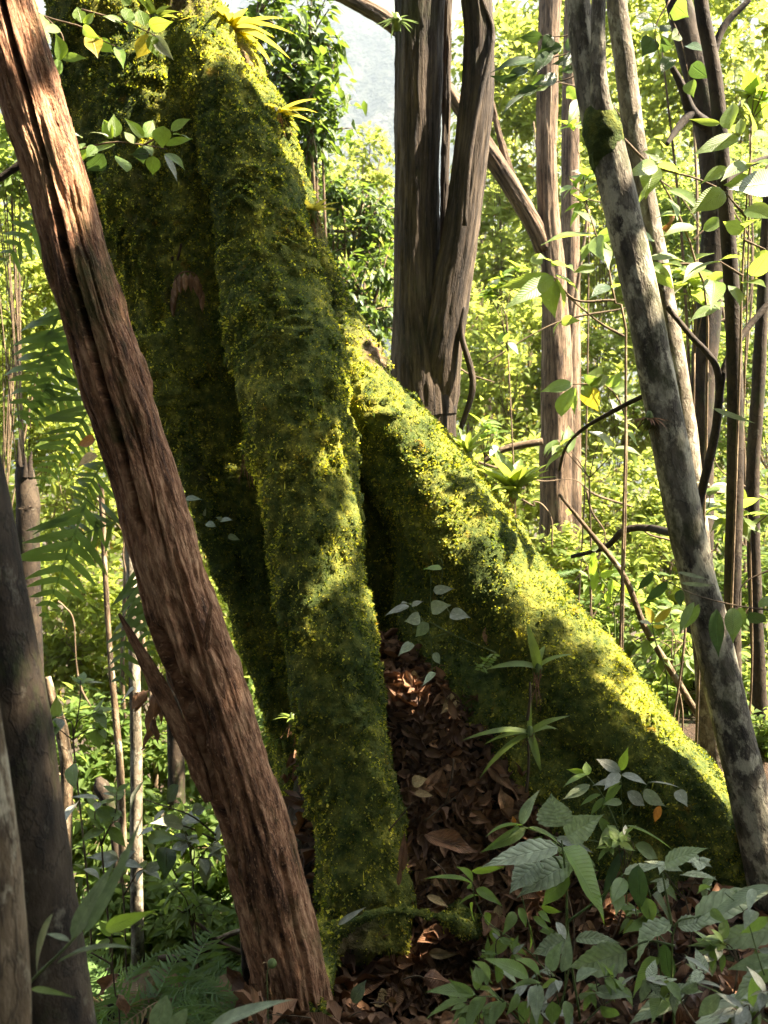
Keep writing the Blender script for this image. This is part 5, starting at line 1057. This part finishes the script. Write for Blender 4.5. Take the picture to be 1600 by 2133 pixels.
plant_px('dry_shoot', 'dark dead shoot with two withered brown leaves by the foot of the dark trunk', 'plant', 3.2, Z5,
  [[(500, 1440), (480, 1300), (470, 1180), (465, 1050)], [(470, 1180), (400, 1140), (380, 1130)]],
  [(485, 1220, 440, 1300, 56, 'leaf_dead', 'dead'), (490, 1300, 505, 1395, 46, 'leaf_dead', 'dead2'), (465, 1055, 480, 980, 40, 'leaf_bright', 'obov'), (465, 1055, 520, 1040, 36, 'leaf_bright'), (465, 1060, 410, 1000, 36), (460, 1075, 390, 1110, 34), (470, 1070, 550, 1110, 30)],
  'leaf_mid', 'ellip', 'twig', sr=2.2, face=0.7, ground_stem=True)
plant_px('rosette_shrub', 'small shrub with dull blue-green leaf rosette in the lower hollow', 'shrub', 4.0, Z5,
  [[(600, 1440), (605, 1330), (610, 1270)]],
  [(610, 1270, 570, 1190, 60), (615, 1265, 660, 1200, 66, 'leaf_dark', 'ovate'), (615, 1275, 710, 1285, 70), (605, 1280, 560, 1350, 46), (610, 1280, 630, 1350, 40), (605, 1270, 550, 1250, 40)], 'leaf_blue', 'ellip', 'twig', sr=2, face=0.7, ground_stem=True)
plant_px('dead_leaf_bunch', 'bunch of withered brown leaves hanging from a bent twig left of the dead trunk', 'dead leaves', 3.3, Z5,
  [[(690, 0), (640, 30), (560, 50)]],
  [(600, 30, 560, 110, 30), (620, 35, 590, 120, 34), (640, 40, 620, 180, 40), (650, 40, 650, 210, 44), (660, 45, 690, 160, 40), (670, 45, 680, 220, 36), (650, 150, 620, 330, 34), (630, 150, 640, 260, 30), (575, 40, 550, 120, 24), (680, 40, 700, 130, 36)], 'leaf_dead', 'dead2', 'twig', sr=2, face=0.7)
plant_px('orange_leaf', 'torn orange leaf on a twig between the fern and the dead tree', 'leaf', 3.0, (0, 710, 2.0),
  [[(420, 405), (390, 412)]], [(398, 412, 312, 430, 52)], 'leaf_orange', 'ovate', 'twig', sr=1, face=1.0)
plant_px('tan_leaf', 'pale tan leaf hanging just below the torn orange leaf', 'leaf', 3.0, (0, 710, 2.0),
  [[(425, 462), (398, 470)]], [(400, 470, 325, 512, 44)], 'leaf_tan', 'ovate', 'twig', sr=1, face=1.0)
plant_px('lobed_sprout', 'small sprout with ragged grey lobed leaves on the mossy trunk flank', 'plant', 3.55, (0, 710, 2.0),
  [[(780, 730), (850, 760), (930, 745)]],
  [(770, 660, 840, 650, 34), (860, 760, 900, 770, 30), (920, 750, 960, 735, 26), (930, 750, 900, 730, 20), (850, 730, 855, 700, 14), (770, 660, 790, 690, 20), (950, 810, 1000, 830, 24)], 'leaf_blue', 'ovate', sr=1, face=0.9)
plant_px('green_fruit', 'small round green fruit on a stalk at the foot of the dead trunk', 'fruit', 2.3, Z5,
  [[(1115, 1300), (1112, 1230), (1122, 1180)]], [(1115, 1175, 1100, 1150, 14, 'leaf_tan')], 'leaf_mid', 'ovate', sr=1.4, face=0.9, ground_stem=True, fruit=(1134, 1174, 20))

# ------------------------------------------------------------------ bromeliads and air plants
def bromeliad(label, px, py, Y, L, n, wd, mat='leaf_brom', up=0.6, sp=1.0, roots=0, explicit=None, name='bromeliad', rootlen=60):
    c = P(px, py, Y); root = thing(name, label, 'bromeliad', c)
    if explicit:
        for x1, y1, w2, dd in explicit:
            put_leaf(root, c, P(x1, y1, Y - dd), PR(w2, py, Y) * 1.3, 'strap', mat, 0.45, random.uniform(-0.2, 0.2))
    else:
        Lw = PR(L, py, Y)
        for k in range(n):
            a = k * 2.4 + random.uniform(-0.3, 0.3); u = up * random.uniform(0.5, 1.5)
            D = unit(np.array([math.cos(a) * sp, math.sin(a) * sp, u])); l = Lw * random.uniform(0.7, 1.15)
            put_leaf(root, c, c + D * l, PR(wd, py, Y) * 1.5, random.choice(['strap', 'strap2']), mat, 0.0, random.uniform(-0.1, 0.1))
    # swollen base that sits on its host
    V, F, B = tube(np.array([c + np.array([0, 0.03, -0.03]), c, c + np.array([0, 0, PR(16, py, Y)])]), np.array([PR(8, py, Y), PR(10, py, Y), PR(4, py, Y)]), 10, 8)
    part('base', V, F, M['greenstem'], root, bark_attr(B))
    if roots:
        A = np.repeat(c[None], roots, 0) + rng.normal(0, PR(6, py, Y), (roots, 3)); E = A + np.column_stack([rng.normal(0, PR(14, py, Y), roots), rng.normal(0, 0.02, roots), -PR(rootlen, py, Y) * rng.uniform(0.4, 1.1, roots)])
        V, F, B = thin_tubes(A, E, 0.0022, 0.0008, 0.03); o = part('root_tuft', V, F, M['deadwood'], root, bark_attr(B)); tag(o, kind='stuff')
    return root
bromeliad('large yellow-green bromeliad on the lit shoulder of the mossy trunk', 478, 66, 4.2, 115, 20, 15, 'leaf_brom_y', 0.55, 1.0, 14)
bromeliad('spiky yellow bromeliad perched on the knee of the mossy trunk', 576, 240, 4.1, 88, 18, 11, 'leaf_brom_y', 0.5, 1.0, 22, rootlen=55)
bromeliad('thin dry-rooted bromeliad on the right flank of the mossy trunk', 652, 445, 4.0, 66, 12, 10, 'leaf_brom_y', 0.7, 1.0, 20)
bromeliad('small bromeliad with hanging brown roots in the crease of the mossy trunk', 514, 938, 3.62, 34, 8, 8, 'leaf_brom', 0.7, 1.0, 26, rootlen=70)
bromeliad('bromeliad with upright leaves at the top of the mossy trunk by the leafy twig', 322, 40, 3.9, 60, 9, 11, 'leaf_brom', 1.0, 1.0, 10)
bromeliad('broad vase-shaped bromeliad growing behind the mossy side root', 1070, 1030, 3.85, 105, 14, 24, 'leaf_brom', 1.3, 0.8, 10)
bromeliad('bromeliad with a reddish base on the back edge of the side root', 975, 950, 3.95, 70, 10, 14, 'leaf_brom', 1.4, 0.6, 24, rootlen=30)
bromeliad('pale three-leaved bromeliad on a stalk in front of the side root', 1120, 1392, 3.14, 70, 5, 12, explicit=[(1035, 1358, 13, 0.05), (1112, 1325, 16, 0.08), (1172, 1340, 12, 0.02), (1118, 1345, 12, 0.0), (1128, 1330, 12, -0.05)], roots=8, rootlen=90)
bromeliad('long-leaved bromeliad with drooping straps below the three-leaved one', 1104, 1528, 3.06, 70, 7, 12, explicit=[(995, 1490, 11, 0.08), (992, 1575, 13, 0.08), (1010, 1515, 8, 0.0), (1160, 1474, 12, 0.04), (1162, 1490, 14, -0.04), (1125, 1590, 15, 0.10), (1100, 1470, 10, 0.0)], roots=10, rootlen=40)
bromeliad('tiny grassy bromeliad in the shaded crease left of the front root', 610, 1500, 3.55, 36, 12, 5, 'leaf_brom', 0.8, 1.0, 8, rootlen=40)
bromeliad('grey spiky air plant on the dark twin tree', 826, 44, 4.78, 46, 22, 4, 'leaf_blue', 0.2, 1.0, 0, name='air_plant')
bromeliad('rusty spiky air plant on the edge of the leaning pale tree', 1352, 872, 3.12, 44, 26, 4, 'leaf_dead', 0.1, 1.0, 14, name='air_plant', rootlen=50)
for q in [(1098, 1500, 1104, 1420), (1096, 1650, 1100, 1540)]:
    o = thing('dry_stalk', 'brown dry stalk standing against the side root under a bromeliad', 'stalk', P(q[0], q[1], 3.07), 'dry stalks under the bromeliads')
    stem(o, [P(q[0], q[1], 3.07), P((q[0] + q[2]) / 2 + 3, (q[1] + q[3]) / 2, 3.06), P(q[2], q[3], 3.08)], 0.006, 0.004, 'palebark')
# dry curled fern on the trunk
cf = thing('dry_fern', 'curled dry brown fern frond hanging on the shaded mossy trunk', 'fern', P(360, 610, 3.92))
arc = [P(360, 612, 3.93), P(366, 580, 3.88), P(385, 566, 3.85), P(408, 572, 3.85), P(420, 600, 3.88)]
stem(cf, arc, 0.004, 0.002, 'deadwood', name='midrib')
ca = catmull(np.array(arc), 9)
for k in range(9):
    put_leaf(cf, ca[k], ca[k] + np.array([0.01, -0.04, -0.075 - 0.02 * (k in (0, 8))]), 0.026, 'dead2', 'leaf_dead', 0.7)
o = thing('dry_stalk', 'short bare broken stalk above the curled dry fern', 'stalk', P(352, 575, 3.95))
stem(o, [P(352, 575, 3.95), P(360, 535, 3.9)], 0.008, 0.006, 'palebark')
o = thing('dry_stalk', 'longer bare stalk beside the short one above the curled dry fern', 'stalk', P(362, 575, 3.95))
stem(o, [P(362, 575, 3.95), P(378, 508, 3.88)], 0.007, 0.005, 'palebark')

# ------------------------------------------------------------------ more large-leaved shrubs and small herbs
def leafy_shrub(name, label, px, py, Y, sx, sy, nw, nl, lpx, mat, shape, wr, cat='shrub', group=None, sd=0, droop=0.15, stemr=0.006):
    g = random.Random(sd); c = P(px, py, Y)
    bx, by = c[0] + g.uniform(-0.1, 0.1), c[1] + 0.05; z = float(gz(bx, by))
    root = thing(name, label, cat, (bx, by, z - 0.02), group)
    node = np.array([c[0], c[1], max(z + 0.1, c[2] - PR(sy, py, Y) * 1.05)])
    stem(root, [(bx, by, z - 0.04), (bx * 0.5 + node[0] * 0.5 + 0.04, by, (z + node[2]) / 2), node], stemr, stemr * 0.8, 'twig')
    for k in range(nw):
        e = c + np.array([PR(sx, py, Y) * g.uniform(-1, 1), g.uniform(-0.25, 0.25) * PR(sx, py, Y), PR(sy, py, Y) * g.uniform(-0.9, 1)])
        m = (node + e) / 2 + np.array([g.uniform(-0.05, 0.05), 0, 0.03])
        stem(root, [node, m, e], stemr * 0.6, stemr * 0.35, 'twig', 5, 9, 'branch')
        ax = unit(e - m); a0 = g.uniform(0, 6)
        for q in range(nl):
            a = a0 + q * 2.4; L = PR(lpx, py, Y) * g.uniform(0.6, 1.15)
            s1 = unit(np.cross(ax, np.array([0.2, 0.9, 0.1]))); s2 = np.cross(ax, s1)
            D = unit(s1 * math.cos(a) + s2 * math.sin(a) + ax * g.uniform(0.1, 0.9) + np.array([0, 0, -droop]))
            b0 = e - ax * L * g.uniform(0, 0.5)
            put_leaf(root, b0, b0 + D * L, L * wr * g.uniform(0.85, 1.15), shape, mat if g.random() > 0.2 else g.choice(['leaf_mid', 'leaf_big', 'leaf_silver']), 0.25, g.uniform(-0.4, 0.4))
for i, a in enumerate([
  ('large-leaved shrub behind the reddish trunk at mid-height', 1230, 880, 5.2, 70, 110, 4, 6, 70, 'leaf_big', 'ellip2', 0.40),
  ('shrub with broad soft leaves between pale leaning tree and slender stem', 1450, 640, 4.6, 70, 90, 5, 6, 75, 'leaf_big', 'ellip2', 0.42),
  ('shrub with large drooping leaves right of the slender brown stem, low down', 1565, 1010, 3.9, 50, 90, 5, 6, 70, 'leaf_big', 'ellip2', 0.42),
  ('shrub with grey-green rosettes beside the slender brown stem', 1440, 1060, 4.2, 45, 70, 3, 6, 62, 'leaf_blue', 'ellip', 0.45),
  ('leafy shrub with hanging leaves high beyond the slender stem', 1570, 120, 4.6, 60, 120, 5, 6, 64, 'leaf_bright', 'ellip', 0.5),
  ('leafy shrub between reddish trunk and pale tree, up high', 1230, 330, 5.6, 50, 120, 4, 6, 52, 'leaf_bright', 'ellip', 0.5),
  ('bright small-leaved shrub left of the reddish trunk', 1060, 640, 6.0, 70, 90, 6, 7, 42, 'leaf_bright', 'lance', 0.4),
  ('narrow-leaved shrub right of the twin tree foot', 1010, 880, 5.6, 50, 70, 5, 7, 40, 'leaf_bright', 'lance', 0.35),
  ('round-leaved shrub beside the dark smooth trunk', 150, 1470, 4.4, 60, 70, 5, 6, 46, 'leaf_mid', 'ovate', 0.55),
  ('broad-leaved shrub with pale tops left of the dead tree foot', 400, 1760, 4.3, 60, 50, 5, 6, 50, 'leaf_silver', 'ellip', 0.42),
  ('narrow-leaved drooping shrub left of the dead tree foot', 400, 1880, 4.1, 55, 50, 7, 8, 42, 'leaf_mid', 'lance', 0.3),
  ('oval-leaved shrub right of the dark smooth trunk', 210, 1700, 4.2, 40, 60, 4, 6, 52, 'leaf_mid', 'ellip', 0.45),
  ('leafy shrub in the gap between dead tree and front root', 600, 1620, 4.9, 30, 80, 4, 7, 40, 'leaf_mid', 'ellip', 0.45),
  ('leafy shrub behind the arching bare branch and lit root', 1230, 1180, 5.4, 60, 50, 5, 7, 40, 'leaf_bright', 'lance', 0.38),
  ('low leafy shrub right of the sunlit lime sprig', 1400, 1330, 4.6, 60, 60, 5, 7, 44, 'leaf_mid', 'ellip', 0.42)]):
    leafy_shrub('large_leaf_shrub' if a[8] > 60 else 'leafy_shrub', *a, sd=40 + i)
for i, (px, py, Y, lp, mat, shp, wr) in enumerate([
  (1040, 1990, 2.35, 40, 'leaf_mid', 'lance', 0.3), (1180, 1800, 2.7, 42, 'leaf_mid', 'lance', 0.3), (1300, 1780, 2.75, 42, 'leaf_mid', 'ellip', 0.36), (1430, 1830, 2.6, 46, 'leaf_quilt', 'quilt', 0.42),
  (1130, 2070, 2.1, 55, 'leaf_silver', 'lance', 0.3), (1260, 2060, 2.05, 55, 'leaf_mid', 'lance', 0.3), (1420, 2040, 2.0, 60, 'leaf_quilt', 'quilt', 0.4), (1540, 1960, 2.2, 52, 'leaf_mid', 'ellip', 0.36), (1350, 1930, 2.35, 48, 'leaf_mid', 'lance', 0.3), (1560, 2090, 1.9, 60, 'leaf_silver', 'ellip', 0.34), (1000, 2100, 2.2, 50, 'leaf_mid', 'lance', 0.32)]):
    leafy_shrub('small_herb', 'small leafy herb filling in between the wrinkled-leaved herbs', px, py, Y, 60, 45, 4, 6, lp, mat, shp, wr, 'herb', 'small herbs among the wrinkled leaves', 80 + i, 0.2, 0.003)
# ------------------------------------------------------------------ leaf litter
def gnorm(x, y):
    e = 0.03; dx = (gz(x + e, y) - gz(x - e, y)) / (2 * e); dy = (gz(x, y + e) - gz(x, y - e)) / (2 * e)
    return unit(np.stack([-dx, -dy, np.ones_like(np.asarray(x, float))], -1))
def litter_points(n):
    k = n * 2 // 3
    y = np.concatenate([rng.uniform(2.85, 3.75, k), rng.uniform(2.0, 3.2, n - k)])
    x = np.concatenate([0.10 + (3.6 - y[:k]) * 0.40 + rng.normal(0, 0.24, k), rng.uniform(-0.55, 1.5, n - k)])
    return x, y
n = 5200
x, y = litter_points(n)
gn = gnorm(x, y); base = np.column_stack([x, y, gz(x, y)]) + gn * rng.uniform(0.0, 0.035, (n, 1))
D = rng.normal(0, 1, (n, 3)); D = D - (D * gn).sum(1, keepdims=True) * gn * 0.85; Nh = unit(gn + rng.normal(0, 0.55, (n, 3)))
V, F, uv, lr = foliage(base, D, Nh, rng.uniform(0.15, 1.0, n) ** 1.5 * 0.10 + 0.015, rng.uniform(0.25, 0.65, n), 'curl')
o = obj('leaf_litter', mesh('leaf_litter', V, F, M['f_dead'], {'luv': ('FLOAT_VECTOR', uv), 'lrand': ('FLOAT', lr)}))
tag(o, 'bed of dark rotting leaves between and below the roots', 'leaf litter', kind='stuff')
x, y = litter_points(170)
for i in range(170):
    gn = gnorm(np.array([x[i]]), np.array([y[i]]))[0]; c = np.array([x[i], y[i], float(gz(x[i], y[i]))]) + gn * random.uniform(0.02, 0.045)
    D = rng.normal(0, 1, 3); D = unit(D - (D @ gn) * gn * 0.8); L = random.uniform(0.06, 0.135)
    o = obj('dead_leaf', leaf_mesh(random.choice(['dead', 'dead2', 'dead3', 'ellip2']), random.choice([0.375, 0.4375, 0.5, 0.5625]), 'leaf_dead' if i % 7 else 'leaf_tan'))
    o.matrix_world = frame(c - D * L / 2, D, unit(gn + rng.normal(0, 0.75, 3)), L)
    tag(o, 'curled brown dead leaf lying on the litter among the roots', 'leaf', 'dead leaves on the litter')
def one_leaf(label, x0, y0, x1, y1, wd, Y, shape, mat, face=0.7):
    b0, t0 = P(x0, y0, Y), P(x1, y1, Y - 0.01)
    o = obj('fallen_leaf', leaf_mesh(shape, PR(wd, y0, Y) / float(np.linalg.norm(t0 - b0)), mat)); D = t0 - b0
    o.matrix_world = frame(b0, D, unit(face * unit(CAMP - b0) + (1 - face) * np.array([0, 0, 1.0])), float(np.linalg.norm(D)))
    tag(o, label, 'leaf')
one_leaf('large rusty-red curled leaf on the litter slope', 885, 1738, 985, 1782, 44, 2.95, 'dead', 'leaf_dead')
one_leaf('pale tan dry leaf with a notched edge high on the litter', 858, 1632, 890, 1620, 26, 3.12, 'ovate', 'leaf_tan')
one_leaf('yellowish dry leaf lying flat on the litter by the front root', 862, 1652, 905, 1655, 16, 3.08, 'ellip2', 'leaf_tan')
one_leaf('tan leaf at the edge of the mossy ledge', 888, 1866, 938, 1886, 17, 2.82, 'ellip2', 'leaf_tan')
one_leaf('long narrow pale green fallen leaf leaning on the mossy ledge', 704, 1927, 756, 1888, 15, 2.76, 'lance', 'leaf_silver')
one_leaf('oval grey-green fallen leaf on the dark litter below the ledge', 735, 2088, 758, 2045, 26, 2.62, 'ellip', 'leaf_blue')
one_leaf('upright brown leaf tucked against the foot of the front root', 838, 1815, 842, 1740, 22, 2.92, 'lance', 'leaf_dead')
one_leaf('small rusty leaf below the upright brown one', 830, 1845, 834, 1805, 10, 2.92, 'lance', 'leaf_dead')
one_leaf('big brown leaf stuck to the shaded face of the side root', 1022, 1300, 1018, 1355, 30, 3.42, 'ellip', 'leaf_dead')
one_leaf('orange-brown leaf hanging above the herbs by the side root', 1375, 1678, 1362, 1715, 17, 2.8, 'ellip2', 'leaf_orange')
one_leaf('red-brown leaf lying under the herbs at the bottom edge', 915, 2128, 960, 2120, 24, 2.3, 'dead', 'leaf_dead')
one_leaf('broad brown leaf beside the pointed herb leaves', 880, 2035, 950, 2040, 40, 2.62, 'dead2', 'leaf_dead')
for i, q in enumerate([(720, 2125, 752, 2108, 2.5), (840, 2040, 884, 2037, 2.58), (945, 1580, 925, 1680, 3.0), (885, 1710, 950, 1660, 2.95), (810, 1730, 862, 1670, 2.95), (770, 2090, 815, 2100, 2.55), (900, 1790, 940, 1850, 2.86), (640, 2080, 690, 2095, 2.6)]):
    o = thing('fallen_twig', 'thin pale twig fallen on the leaf litter', 'twig', P(q[0], q[1], q[4]), 'fallen twigs')
    stem(o, [P(q[0], q[1], q[4]), P((q[0] + q[2]) / 2 + 5, (q[1] + q[3]) / 2 - 6, q[4]), P(q[2], q[3], q[4])], 0.003, 0.0015, 'palebark')

for i in range(26):
    x_, y_ = random.uniform(-0.35, 1.3), random.uniform(2.1, 3.3); a = random.uniform(0, 6.28); l = random.uniform(0.08, 0.28)
    pts = [np.array([x_ + math.cos(a) * l * k + random.uniform(-0.01, 0.01), y_ + math.sin(a) * l * k * 0.6, 0.0]) for k in (-0.5, 0, 0.5)]
    pts = [np.array([p[0], p[1], float(gz(p[0], p[1])) + 0.045]) for p in pts]
    o = thing('fallen_twig', 'thin pale twig fallen on the leaf litter', 'twig', pts[0], 'fallen twigs')
    stem(o, pts, random.uniform(0.0018, 0.004), 0.0012, random.choice(['palebark', 'twig', 'deadwood']))
